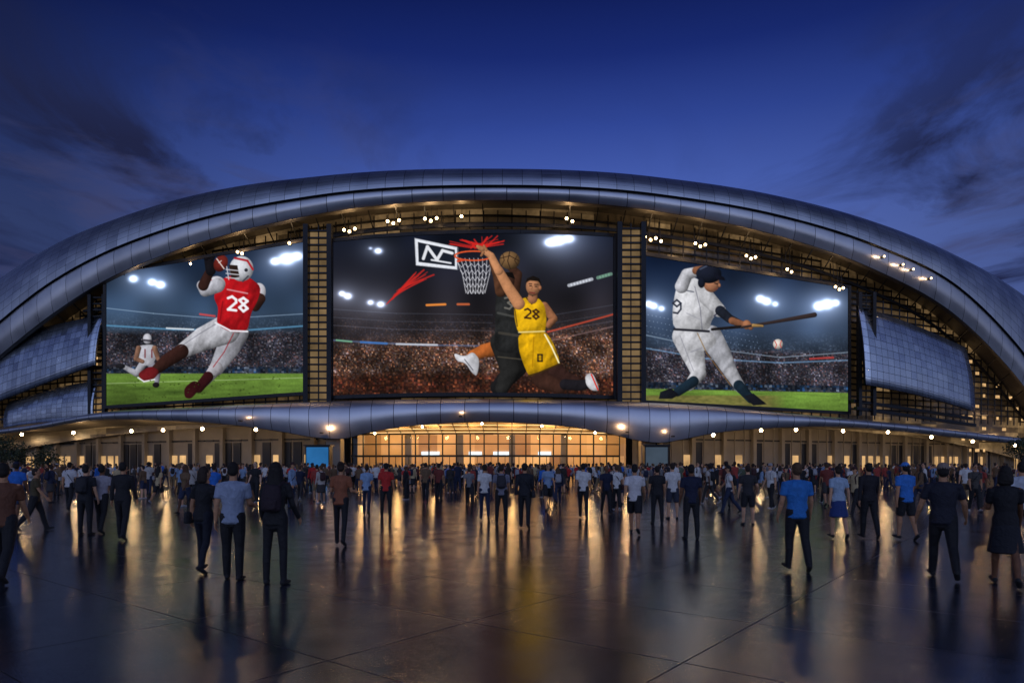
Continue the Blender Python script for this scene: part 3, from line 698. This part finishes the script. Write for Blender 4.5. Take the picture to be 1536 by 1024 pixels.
def left_art(A):
    field_bg(A,(16,28,50),(58,78,102),380,492,560,21,0)
    L=A.line
    L([(160,462),(230,470),(330,478),(465,470)],1.3,(150,175,200),.6); L([(160,488),(260,494),(370,495),(465,488)],2.6,(90,150,190),.7); L([(300,471),(322,474)],3,(210,70,70),.8); L([(250,492),(290,494)],2.6,(225,230,235),.8)
    for x,y,r in ((200,418,7),(228,423,6),(241,427,7),(430,388,12),(412,392,7),(446,384,8)): A.glow(x,y,r,(210,225,255),1.0,1.3)
    L([(160,575),(465,566)],1.2,(210,225,190),.4)
    A.limb([(215,545),(205,560),(182,548)],[6,5,3],(180,180,190)); A.limb([(226,545),(236,560),(235,578)],[6,5,3],(160,160,175)); A.poly([(206,518),(232,516),(238,530),(228,548),(210,548),(204,532)],(195,195,205),5); A.ell(221,508,6.5,8,(200,200,210)); A.line([(216,510),(226,511)],3,(40,36,44),.8); A.limb([(208,522),(204,538),(214,542)],[4,3.5,3],(150,110,90)); A.limb([(232,522),(237,538)],[4,3],(150,110,90)); A.digits('II',214,524,12,(110,40,45),1.8); A.ell(181,549,7,4,(30,30,35)); A.ell(234,577,5,4,(30,25,30))
    A.put(np.clip(1-np.hypot((A.X-262)/60,(A.Y-588)/6),0,1)*.5,(30,45,18)); A.put(np.clip(1-np.hypot((A.X-215)/35,(A.Y-582)/4),0,1)*.5,(30,45,18))
    A.limb([(352,498),(342,522),(325,552)],[21,17,11],(178,178,188)); A.limb([(324,552),(308,572)],[10,7],(186,182,190)); A.limb([(312,565),(298,582)],[8,7],(58,22,26)); A.poly([(276,582),(290,570),(303,576),(294,590),(286,598),(277,596)],(54,18,22),5)
    A.limb([(338,494),(305,508),(272,527)],[22,18,11],(208,208,216)); A.limb([(272,527),(250,541),(232,556)],[11,10,7],(58,34,30)); A.poly([(206,560),(226,548),(240,556),(232,568),(214,572)],(110,28,32),5); A.line([(207,566),(216,572),(232,569)],2.0,(220,220,228))
    A.line([(350,500),(336,528),(320,550)],1.6,(140,35,42),.8); A.line([(330,482),(300,500),(270,520)],1.4,(90,90,104),.5)
    A.ell(386,440,12,16,(212,210,218),.3); A.line([(380,432),(396,446)],2.4,(165,28,36)); A.limb([(390,448),(383,460)],[8,7],(60,36,30))
    A.poly([(326,428),(340,413),(372,414),(392,430),(386,452),(376,470),(371,498),(345,498),(324,486),(328,462),(320,446)],(192,24,32),14,.3)
    A.line([(323,484),(346,496),(371,497)],2.6,(225,225,232)); A.digits('28',342,444,20,(235,235,240),3.8,.12); A.line([(341,434),(371,440)],2.2,(225,205,212),.6); A.line([(334,452),(330,482)],2,(110,12,20),.6)
    A.ell(325,426,13,12,(212,210,218)); A.line([(316,420),(334,432)],2.4,(165,28,36))
    A.limb([(326,428),(308,436),(303,428)],[11,9,8],(196,196,206)); A.limb([(305,428),(315,406)],[8,6.5],(56,34,30)); A.limb([(316,406),(313,388)],[7.5,7],(26,24,30))
    for a,b in (((309,388),(305,378)),((314,385),(313,374)),((319,387),(321,376)),((322,394),(330,387))): A.limb([a,b],[3.0,2.2],(24,22,28))
    A.ell(331,395,10,13,(112,38,32),.5); A.line([(325,388),(336,403)],1.6,(215,205,200)); A.line([(328,394),(332,391)],1.2,(215,205,200))
    A.ell(362,403,18,19,(216,218,226)); A.line([(352,387),(371,391),(379,404)],3,(165,32,40)); A.poly([(343,397),(356,398),(359,415),(347,418)],(46,32,28),4)
    for yy in (404,410,416): A.line([(339,yy),(358,yy+2)],1.5,(190,190,198))
    A.line([(340,400),(343,419)],1.5,(190,190,198)); A.ell(369,405,2.6,2.6,(50,50,60)); A.line([(372,414),(364,422)],2.2,(60,60,70))
    for _ in range(60):
        x,y=random.uniform(200,440),random.uniform(562,600); A.ell(x,y,.9,.7,(60,80,30))
def mid_art(A):
    X,Y=A.X,A.Y; t=soft(Y,350,520)[...,None]
    A.I=(np.array((16,20,32))*(1-t)+np.array((48,42,44))*t)/255*(.6+.8*noise2(X,Y,45,2))[...,None]
    A.crowd(soft(Y,462,500)*.5,[(70,72,90),(110,80,65),(60,58,72)],9,.9)
    A.crowd(soft(Y+.06*(X-500),505,530)*.95,[(185,115,75),(130,75,55),(205,160,125),(95,60,52),(150,140,150),(75,52,55)],4,1.1,2.1)
    A.crowd(soft(Y,556,566)*.8,[(120,50,36),(70,36,34),(190,100,60),(50,40,38)],8,.95,3)
    L=A.line
    for yy,w,c,o in ((470,1.0,(110,120,140),.3),(482,1.0,(110,120,140),.25),(494,1.2,(130,130,150),.3)): L([(500,yy-8),(600,yy),(740,yy+3)],w,c,o); L([(820,yy+4),(920,yy-14)],w,c,o)
    L([(500,508),(560,513),(640,518),(730,520)],2.6,(90,110,150),.6); L([(505,508),(530,511)],2.6,(120,190,140),.7); L([(600,516),(660,518)],3,(215,220,230),.75); L([(545,512),(585,515)],3.4,(60,120,200),.7)
    L([(820,498),(920,470)],2.6,(205,75,52),.75); L([(820,512),(920,488)],2,(150,120,120),.5); L([(645,458),(672,457)],3.4,(255,150,60),.85); L([(690,457),(706,457)],3.4,(230,110,60),.75)
    for k in range(8): L([(852+k*4.6,428-k*1.3),(854.5+k*4.6,427.4-k*1.3)],5,(215,220,230),.7)
    for k in range(5): L([(896+k*4.6,416-k*1.3),(898.5+k*4.6,415.4-k*1.3)],5,(120,165,140),.7)
    for x,y,r,k in ((572,376,6,1.0),(514,439,5,.9),(524,443,6,1.0),(560,453,5,.8),(576,456,6,.9),(824,364,8,1.0),(836,361,9,1.1),(852,358,8,.9),(560,372,3,.5)): A.glow(x,y,r,(205,222,255),k,1.4)
    random.seed(3)
    for k in range(26):
        a=random.uniform(-2.9,-.3); r=random.uniform(14,46); x0,y0=720+random.uniform(-12,12),371+random.uniform(-3,3); L([(x0,y0),(x0+math.cos(a)*r,y0+math.sin(a)*r*.5)],random.uniform(.6,2.6),(205,38,34),.8)
    for k in range(15): L([(586+k*1.5+random.uniform(-3,3),456-k*1.8),(626+k*1.4+random.uniform(-6,10),410+random.uniform(-5,12))],random.uniform(.6,2.4),(200,40,36),.8)
    A.poly([(627,357),(690,371),(690,405),(629,398)],(215,218,226),3,-.2,.0); A.poly([(632,363),(686,375),(686,400),(633,393)],(26,30,40),3,-.2,.0)
    A.line([(640,388),(646,370),(660,390),(668,376),(682,380)],4.5,(222,224,230)); A.line([(652,390),(680,395)],2.6,(222,224,230)); L([(690,372),(690,404)],2,(90,94,104))
    for k in range(9):
        x0=688+k*6.3; x1=702+k*3.4; L([(x0,388),(x0*.5+x1*.5+2,412),(x1,440)],1.1,(232,232,236),.75)
    for yy,a,b in ((398,691,738),(408,694,735),(418,698,732),(428,700,730),(438,702,729)):
        L([(a+(b-a)*q/10,yy+(3 if q%2 else -2)) for q in range(11)],1.0,(225,225,232),.75)
    th=np.linspace(0,2*math.pi,26); L([(713+27*math.cos(q),384+7*math.sin(q)) for q in th],2.2,(215,85,45)); L([(690,392),(700,390)],3,(205,70,40))
    A.limb([(752,522),(728,527),(712,534)],[12,10,8],(200,108,50)); A.poly([(684,530),(700,536),(712,528),(722,540),(718,566),(710,560),(702,546),(688,542)],(215,215,222),5); L([(700,540),(712,556)],1.6,(90,90,100),.8)
    A.limb([(768,520),(775,552),(748,582)],[19,15,11],(30,30,32)); A.limb([(755,515),(766,556),(754,583)],[18,14,10],(42,42,42))
    A.poly([(745,432),(765,424),(784,440),(786,500),(790,530),(742,530),(744,490)],(46,47,48),12,.5); A.line([(748,470),(782,478)],3.4,(80,80,78),.7); A.line([(750,500),(784,505)],4,(76,70,62),.6); A.digits('3',758,446,18,(105,102,96),2.6); L([(748,536),(786,540)],2,(92,84,70),.6)
    A.limb([(752,438),(748,415),(741,395)],[8,7,5.5],(96,62,44)); A.limb([(772,434),(776,412),(764,398)],[8,7,5],(82,52,40)); A.ell(762,421,10,12.5,(66,42,34)); A.poly([(752,418),(755,409),(769,409),(773,419),(762,415)],(22,18,18),3)
    A.ell(765,391,14.5,13.5,(122,92,60),lit=.4); A.line([(751,388),(765,384),(779,392)],1.1,(40,28,22)); A.line([(765,378),(762,392),(766,404)],1.1,(40,28,22)); A.line([(755,381),(757,391),(753,399)],.9,(40,28,22)); A.line([(776,383),(772,391),(777,399)],.9,(40,28,22))
    A.limb([(822,545),(842,566),(862,572)],[15,12,9],(62,40,36)); A.limb([(806,560),(814,572),(838,580)],[14,13,10],(72,46,38)); A.limb([(846,576),(866,577),(882,574)],[8,8,7],(34,32,38)); A.poly([(876,562),(888,556),(900,584),(886,584),(878,576)],(220,220,226),5); A.line([(886,560),(896,582)],2.2,(205,50,40))
    A.poly([(777,500),(816,496),(828,512),(840,544),(822,552),(806,560),(793,566),(784,545),(778,525)],(240,182,20),12,.4); A.line([(816,502),(826,520),(837,544)],2.2,(245,235,190)); A.line([(793,564),(808,559),(839,545)],2.4,(60,42,20)); A.digits('0',806,532,10,(40,30,20),2.2); L([(800,506),(798,550)],1.6,(150,104,10),.6)
    A.limb([(815,460),(829,478),(822,488)],[7,6,5],(170,112,78))
    A.poly([(771,458),(786,446),(806,446),(816,458),(819,480),(816,501),(778,503),(772,480)],(246,190,24),11,.3); A.line([(778,499),(816,497)],2,(250,235,180),.7); A.digits('28',787,463,14,(60,35,20),2.6,.1); A.line([(789,447),(797,456),(806,447)],1.8,(60,40,20)); A.line([(772,462),(776,490)],1.6,(60,40,20),.7)
    A.limb([(778,456),(763,432),(749,406)],[9,8,6.5],(200,138,96),tex=.12); A.limb([(749,407),(738,384),(723,373)],[6.2,5.2,3.6],(205,142,100),tex=.12); A.limb([(725,374),(719,370)],[4.4,2.6],(205,142,100)); A.limb([(727,379),(724,384)],[2.2,1.6],(190,130,90)); A.limb([(731,375),(728,369)],[2.2,1.6],(190,130,90))
    A.limb([(798,449),(799,440)],[7,6.5],(160,108,76),tex=.05); A.ell(799,430,10.5,13.5,(180,124,88)); A.ell(809,432,2.4,3.6,(165,108,76)); A.poly([(788,425),(790,418),(799,414),(808,418),(811,427),(806,422),(794,421)],(28,22,20),3); A.line([(793,426),(797,426)],1.3,(50,32,26)); A.line([(801,427),(806,427)],1.3,(50,32,26)); A.line([(794,439),(801,440)],2.0,(110,50,44)); A.line([(794,429),(796.5,429)],1.5,(25,18,18)); A.line([(802,430),(804.5,430)],1.5,(25,18,18)); A.line([(798,430),(797,434)],1.4,(140,92,64)); A.line([(792,441),(798,444),(806,441)],2.4,(60,40,32),.5)
    random.seed(9)
def right_art(A):
    field_bg(A,(14,24,44),(54,70,94),395,520,586,41,.02)
    L=A.line
    L([(955,500),(1060,522),(1170,536),(1275,528)],1.6,(150,170,190),.6); L([(955,520),(1060,538),(1170,544),(1275,540)],2.2,(110,150,190),.65); L([(1215,538),(1250,536)],3,(205,65,60),.7)
    for k in range(30):
        for j in range(4): A.ell(960+k*6+j*2,470+j*9+k*1.2,.8,.8,(110,130,160))
    for x,y,r,k in ((972,456,6,.9),(980,459,6,.9),(992,463,5,.8),(1140,448,7,1.0),(1150,452,7,1.0),(1163,456,5,.7),(1228,459,8,1.1),(1241,456,9,1.1),(1254,454,6,.9)): A.glow(x,y,r,(210,225,255),k,1.2)
    g=soft(A.Y,592,594)*(1-soft(A.X,1150,1180)); A.put(g*.6,(120,96,62),.8+.4*noise2(A.X,A.Y*2,5,8))
    A.limb([(1066,506),(1081,530),(1097,560)],[18,15,10],(190,191,200)); A.limb([(1097,560),(1111,582)],[10,8],(196,196,204)); A.limb([(1108,578),(1126,598)],[8,6.5],(28,44,58)); A.poly([(1116,594),(1130,590),(1150,606),(1130,608)],(24,26,34),4)
    A.limb([(1028,505),(1040,533),(1048,560)],[20,17,11],(214,214,220)); A.limb([(1048,560),(1034,578)],[11,8],(208,208,214)); A.limb([(1040,572),(1016,588)],[8,6.5],(28,44,58)); A.poly([(990,588),(1006,582),(1018,592),(1008,598),(988,598)],(24,26,34),4)
    A.poly([(1009,492),(1064,494),(1077,512),(1062,526),(1034,528),(1011,512)],(212,212,218),14,.2); A.line([(1046,500),(1060,530),(1096,578)],1.5,(130,95,50),.7); A.line([(1020,504),(1030,530),(1040,556)],1.2,(110,110,124),.5); A.line([(1036,528),(1052,522)],1.6,(120,120,134),.5)
    A.poly([(1012,440),(1018,424),(1038,414),(1058,426),(1076,454),(1080,468),(1068,478),(1063,497),(1010,495),(1008,468)],(218,218,223),14,.28,.22); A.line([(1011,494),(1063,497)],3.4,(34,34,42)); A.digits('9',1009,450,20,(44,48,62),2.6); A.line([(1020,434),(1040,438)],2.0,(70,74,88),.7)
    A.line([(1042,430),(1050,462),(1053,494)],1.2,(60,60,80),.5); A.line([(1030,470),(1052,480)],1.6,(140,140,152),.5)
    A.limb([(1022,430),(1030,412),(1046,407)],[10,9,7],(204,204,212)); A.limb([(1044,406),(1058,402)],[6,4.6],(150,98,70))
    A.limb([(1060,446),(1079,466)],[12,10],(218,218,223)); A.line([(1071,474),(1086,461)],2,(60,60,80)); A.limb([(1080,466),(1094,478),(1114,487)],[7.5,6.5,5],(36,40,52)); A.limb([(1098,481),(1116,487)],[5.4,4.6],(150,98,70)); A.ell(1120,487,6.5,7,(168,112,80)); A.ell(1126,490,4,5,(150,100,72)); A.limb([(1068,494),(1110,490)],[2.0,2.2],(34,30,32))
    A.limb([(1112,491),(1160,483),(1222,472)],[1.6,2.3,3.6],(52,42,42),tex=.05); A.limb([(1130,488),(1144,489)],[2.6,1.6],(190,150,90))
    A.ell(1067,425,12,13.5,(176,120,90)); A.ell(1063,411,19,14,(26,30,44),lit=.5); A.poly([(1070,408),(1086,416),(1088,421),(1074,419)],(20,22,34),3); A.ell(1052,424,5.5,8,(24,28,42)); A.line([(1072,425),(1076,426)],1.4,(30,20,20)); A.line([(1071,434),(1076,433)],1.4,(110,60,52)); A.ell(1079,428,2,3,(170,115,86)); A.line([(1050,404),(1060,399)],2,(90,100,124),.7)
    A.ell(1167,516,7.5,7.5,(224,214,205)); A.line([(1162,511),(1165,517),(1163,522)],1.1,(190,60,55)); A.line([(1172,511),(1170,517),(1172,521)],1.1,(190,60,55))
def to_lin(c):
    c=np.clip(c,0,1.2); return np.where(c<=.04045,c/12.92,((c+.055)/1.055)**2.4)
def make_screen(pos,art,nx,ny,painter):
    root=empty('video_screen')
    u=np.linspace(0,1,nx)[None,:].repeat(ny,0); v=np.linspace(0,1,ny)[:,None].repeat(nx,1)
    W=pos(u,v); X,Y=art(u,v); A=Art(X,Y); painter(A)
    C=to_lin(A.I).reshape(-1,3); V=W.reshape(-1,3)
    i=np.arange(nx*ny).reshape(ny,nx); F=np.stack([i[:-1,:-1],i[1:,:-1],i[1:,1:],i[:-1,1:]],-1).reshape(-1,4)
    me=bpy.data.meshes.new('display'); me.vertices.add(len(V)); me.vertices.foreach_set('co',V.ravel().astype(np.float32)); me.loops.add(F.size); me.loops.foreach_set('vertex_index',F.ravel().astype(np.int32)); me.polygons.add(len(F)); me.polygons.foreach_set('loop_start',np.arange(len(F),dtype=np.int32)*4); me.update(calc_edges=True)
    ca=me.color_attributes.new('col','FLOAT_COLOR','POINT'); ca.data.foreach_set('color',np.c_[C,np.ones(len(C))].astype(np.float32).ravel()); me.materials.append(m_disp)
    o=bpy.data.objects.new('display',me); COL.objects.link(o); o.parent=root
    ex=lambda a,b:tuple(pos(np.array([[a]]),np.array([[b]]))[0,0])
    g=Geo(); N=12
    for k in range(N):
        for vv in (-.010,1.012):
            a=ex(k/N,vv);b=ex((k+1)/N,vv); g.beam((a[0],a[1]+.1,a[2]),(b[0],b[1]+.1,b[2]),.6,.36)
    for uu in (-.007,1.007):
        a=ex(uu,-.021);b=ex(uu,1.023); g.beam((a[0],a[1]+.1,a[2]),(b[0],b[1]+.1,b[2]),.36,.6)
    g.obj('bezel',m_cab,root)
    g=Geo()
    for k in range(N):
        vs=[ex(k/N,0),ex((k+1)/N,0),ex((k+1)/N,1),ex(k/N,1)]; b=len(g.v); g.v+=[(q[0],q[1]+.08,q[2]) for q in vs]+[(q[0],q[1]+1.0,q[2]) for q in vs]
        g.f+=[(b,b+3,b+2,b+1),(b+4,b+5,b+6,b+7),(b,b+1,b+5,b+4),(b+3,b+7,b+6,b+2)]
    g.obj('cabinet',m_cab,root)
def planar(L,Rr,tl,tr,bl,br,aL,aR,atl,atr,abl,abr):
    def pos(u,v):
        x=L[0]+(Rr[0]-L[0])*u; y=L[1]+(Rr[1]-L[1])*u; t=tl+(tr-tl)*u; b=bl+(br-bl)*u
        return np.stack([x,y,t+(b-t)*v],-1)
    def art(u,v):
        w=(1-u)*L[1]+u*Rr[1]; q=u*Rr[1]/w; X=aL+(aR-aL)*q; t=atl+(atr-atl)*q; b=abl+(abr-abl)*q
        return X,t+(b-t)*v
    return pos,art
p1,a1=planar((-50.9,85.7),(-22.3,74.7),25.35,25.96,8.95,9.55,160,462,412,362,608,587); make_screen(p1,a1,380,290,left_art)
def p2(u,v):
    s=u*2-1; x=-19.1+29.9*u; y=70+3*s*s; t=25.2+.27*s+.4*s*s; return np.stack([x,y,t+(8.95-t)*v],-1)
def a2(u,v):
    s=u*2-1; t=351+8*s*s-3.5*s; return 500+420*u,t+(590-t)*v
make_screen(p2,a2,500,290,mid_art)
p3,a3=planar((14.0,74.5),(42.8,87.0),24.4,24.0,8.6,8.3,960,1272,383,432,600,617); make_screen(p3,a3,380,280,right_art)

# ============================================================ kiosks, arched gates
m_bluek=emis('kiosk_blue_panel',srgb(45,110,170),.8,.3,1.0); m_greyk=emis('kiosk_grey_panel',srgb(80,95,112),.6,.3,1.0)
for xc,mm in ((-18.7,m_bluek),(13.9,m_greyk)):
    k=empty('ticket_kiosk'); y=66.2
    g=Geo(); g.box((xc,y,1.7),(2.3,1.2,3.3)); g.box((xc,y,3.42),(2.6,1.5,.12)); g.box((xc,y,.08),(2.5,1.4,.16)); g.box((xc,y-.66,1.02),(1.6,.25,.06)); g.obj('body',m_dark,k)
    g=Geo(); g.box((xc,y-.62,2.3),(2.1,.04,1.9)); g.box((xc,y-.62,.65),(2.1,.04,.7)); g.obj('lit_panel',mm,k)
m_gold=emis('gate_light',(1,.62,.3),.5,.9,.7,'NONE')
for xc,w in ((37.5,3.8),(47.5,3.0),(55,3.0)):
    y=P(xc)-2.0; k=empty('arched_gate'); g=Geo(); N=14; gi=Geo()
    yw=math.atan((xc+3)*.25/(P(xc)-62.3)); cy,sy=math.cos(yw),math.sin(yw)
    pt=lambda a,r,o:(xc+math.cos(a)*r*cy-o*sy,y+math.cos(a)*r*sy+o*cy,math.sin(a)*r*.72)
    for i in range(N):
        a,b=math.pi*i/N,math.pi*(i+1)/N
        g.beam(pt(a,w/2,0),pt(b,w/2,0),.35,.28); g.beam(pt(a,w/2,2),pt(b,w/2,2),.35,.28); g.beam(pt(a,w/2,0),pt(a,w/2,2),.1,.1)
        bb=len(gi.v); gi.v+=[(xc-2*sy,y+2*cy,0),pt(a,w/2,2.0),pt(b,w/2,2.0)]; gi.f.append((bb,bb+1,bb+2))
    for xx in (-.5,0,.5): g.beam((xc+xx*cy,y+xx*sy,0),(xc+xx*cy,y+xx*sy,w/2*.68),.07,.07)
    g.obj('arch_frame',m_dark,k); gi.obj('lit_back',m_gold,k)

m_leaf=simple('foliage',(.03,.045,.022),.8,0,.5,2); g=Geo(); gt=Geo(); random.seed(5)
for x,y,h in ((-63,84,4.6),(-59.5,82,3.9),(-56.5,83,3.6),(-66,88,5.0),(62,83,4.5),(66,86,5.2),(69.5,88,5.6)):
    gt.beam((x,y,0),(x+.1,y,h*.6),.25,.25); gt.beam((x,y,h*.4),(x+.7,y+.2,h*.75),.1,.1); gt.beam((x,y,h*.4),(x-.6,y-.2,h*.78),.1,.1)
    cl=[(x+random.uniform(-1.1,1.1),y+random.uniform(-1,1),h*random.uniform(.5,.95)) for _ in range(9)]
    for c in cl:
        for _ in range(70):
            q=Vector([random.gauss(0,.38) for _ in range(3)])+Vector(c); a=Vector([random.uniform(-1,1) for _ in range(3)]).normalized()*.14; b=a.cross(Vector([random.uniform(-1,1) for _ in range(3)])).normalized()*.1
            n=len(g.v); g.v+=[tuple(q-a),tuple(q+b),tuple(q+a),tuple(q-b)]; g.f.append((n,n+1,n+2,n+3))
tr=empty('distant_trees'); g.obj('foliage',m_leaf,tr); gt.obj('trunks',m_dark,tr)

# ============================================================ PLAZA
m_pl,nt,out=newmat('polished_stone_paving')
tc=nd(nt,'ShaderNodeTexCoord'); mp=nd(nt,'ShaderNodeMapping',{'Vector':tc.outputs['Object'],'Rotation':(0,0,math.radians(38))}); sp_=nd(nt,'ShaderNodeSeparateXYZ',{0:mp.outputs[0]})
def edge(t,w):
    f=M(nt,'FRACT',t); dd=M(nt,'MINIMUM',f,M(nt,'SUBTRACT',1.0,f)); return M(nt,'LESS_THAN',dd,w)
U=M(nt,'DIVIDE',sp_.outputs[0],2.4); V_=M(nt,'DIVIDE',sp_.outputs[1],1.8)
seam=M(nt,'MAXIMUM',edge(U,.0032),edge(V_,.0042))
cell=nd(nt,'ShaderNodeCombineXYZ',{0:M(nt,'FLOOR',U),1:M(nt,'FLOOR',V_)}).outputs[0]
wn=nd(nt,'ShaderNodeTexWhiteNoise',{'Vector':cell},noise_dimensions='2D').outputs[0]
n1=nd(nt,'ShaderNodeTexNoise',{'Vector':tc.outputs['Object'],'Scale':1.3,'Detail':8.0,'Roughness':.65}).outputs[0]
n2=nd(nt,'ShaderNodeTexNoise',{'Vector':tc.outputs['Object'],'Scale':55.0,'Detail':3.0}).outputs[0]
n3=nd(nt,'ShaderNodeTexNoise',{'Vector':tc.outputs['Object'],'Scale':.25,'Detail':3.0}).outputs[0]
kk=M(nt,'ADD',M(nt,'MULTIPLY',wn,.35),M(nt,'ADD',M(nt,'MULTIPLY',n1,.9),M(nt,'MULTIPLY',n2,.6)))
col=mixc(nt,1.0,(.026,.032,.046),kk,'MULTIPLY'); col=mixc(nt,seam,col,(.003,.003,.004))
rg=M(nt,'ADD',M(nt,'ADD',M(nt,'MULTIPLY',n1,.30),M(nt,'MULTIPLY',wn,.04)),M(nt,'SUBTRACT',M(nt,'MULTIPLY',n3,.12),.075)); rg=M(nt,'MAXIMUM',M(nt,'MAXIMUM',rg,.05),M(nt,'MULTIPLY',seam,.7))
bp=nd(nt,'ShaderNodeBump',{'Strength':.30,'Distance':.01,'Height':M(nt,'SUBTRACT',M(nt,'ADD',M(nt,'MULTIPLY',n2,.45),M(nt,'MULTIPLY',n1,1.2)),M(nt,'MULTIPLY',seam,1.0))})
principled(nt,out,Base_Color=col,Roughness=rg,Normal=bp.outputs[0],**{'Specular_IOR_Level':.75,'Specular_Tint':(.82,.90,1.0,1)})
mkmesh('plaza',[(-140,-60,0),(140,-60,0),(140,130,0),(-140,130,0)],[(0,1,2,3)],m_pl)
mkmesh('ground',[(-4000,-4000,-.02),(4000,-4000,-.02),(4000,4000,-.02),(-4000,4000,-.02)],[(0,1,2,3)],simple('asphalt',(.04,.04,.045),.8,0,.3,.2))

# ============================================================ SKY (dusk, sun below horizon; afterglow behind the viewer)
Wd=bpy.data.worlds.new('World'); S.world=Wd; Wd.use_nodes=True; nt=Wd.node_tree; nt.nodes.clear()
out=nd(nt,'ShaderNodeOutputWorld'); tc=nd(nt,'ShaderNodeTexCoord')
sp_=nd(nt,'ShaderNodeSeparateXYZ',{0:tc.outputs['Generated']}); x,y,z=sp_.outputs
zc=M(nt,'MAXIMUM',z,0.0)
col=ramp(nt,zc,[(0.0,(.14,.20,.50)),(.28,(.10,.16,.48)),(.37,(.062,.112,.42)),(.44,(.030,.062,.30)),(.51,(.0100,.024,.165)),(.59,(.0032,.0078,.068)),(1,(.0015,.003,.03))])
xx=M(nt,'SUBTRACT',x,.10); side=M(nt,'SUBTRACT',1.0,M(nt,'MULTIPLY',M(nt,'MULTIPLY',xx,xx),1.8),clamp=True); side=M(nt,'MAXIMUM',side,.28)
col=mixc(nt,1.0,col,side,'MULTIPLY')
# clouds: broken dusk stratus, pale undersides plus dark bodies, thickest toward the flanks
inv=M(nt,'DIVIDE',1.0,M(nt,'ADD',zc,.22))
def cloud(sx,sy,sc,seed,thr,gain):
    cv=nd(nt,'ShaderNodeCombineXYZ',{0:M(nt,'ADD',M(nt,'MULTIPLY',M(nt,'MULTIPLY',x,inv),sx),seed),1:M(nt,'MULTIPLY',M(nt,'MULTIPLY',z,inv),sy),2:M(nt,'MULTIPLY',y,.7)}).outputs[0]
    n=nd(nt,'ShaderNodeTexNoise',{'Vector':cv,'Scale':sc,'Detail':9.0,'Roughness':.6,'Distortion':.7}).outputs[0]
    return M(nt,'MULTIPLY',M(nt,'SUBTRACT',n,thr,clamp=True),gain,clamp=True)
lowm=M(nt,'MULTIPLY',M(nt,'SUBTRACT',.54,z,clamp=True),6.0,clamp=True)
sidem=M(nt,'MULTIPLY',M(nt,'SUBTRACT',M(nt,'ABSOLUTE',xx),.17,clamp=True),4.0,clamp=True)
cl1=M(nt,'MULTIPLY',M(nt,'MULTIPLY',cloud(1.0,5.0,1.9,3.7,.47,7.0),lowm),M(nt,'ADD',M(nt,'MULTIPLY',sidem,.92),.14))
cl2=M(nt,'MULTIPLY',M(nt,'MULTIPLY',cloud(1.1,7.0,2.6,11.3,.50,6.0),lowm),M(nt,'MULTIPLY',sidem,.6))
col=mixc(nt,cl1,col,(.014,.018,.058))
col=mixc(nt,cl2,col,(.050,.055,.135))
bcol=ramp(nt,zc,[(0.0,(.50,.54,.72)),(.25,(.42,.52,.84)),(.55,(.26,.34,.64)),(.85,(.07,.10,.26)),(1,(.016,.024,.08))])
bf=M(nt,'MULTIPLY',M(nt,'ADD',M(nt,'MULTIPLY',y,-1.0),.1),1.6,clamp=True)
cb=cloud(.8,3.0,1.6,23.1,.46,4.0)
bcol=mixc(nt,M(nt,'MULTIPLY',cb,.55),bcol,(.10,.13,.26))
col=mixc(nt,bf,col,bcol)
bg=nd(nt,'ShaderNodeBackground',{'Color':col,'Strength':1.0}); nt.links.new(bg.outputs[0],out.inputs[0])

cd=bpy.data.cameras.new('Camera'); cam=bpy.data.objects.new('Camera',cd); COL.objects.link(cam)
cam.location=(0,0,1.67); cam.rotation_euler=(math.radians(90),0,0); cd.lens=24; cd.sensor_width=36; cd.shift_y=(695-512)/1536; cd.clip_end=6000; cd.clip_start=.1
S.camera=cam
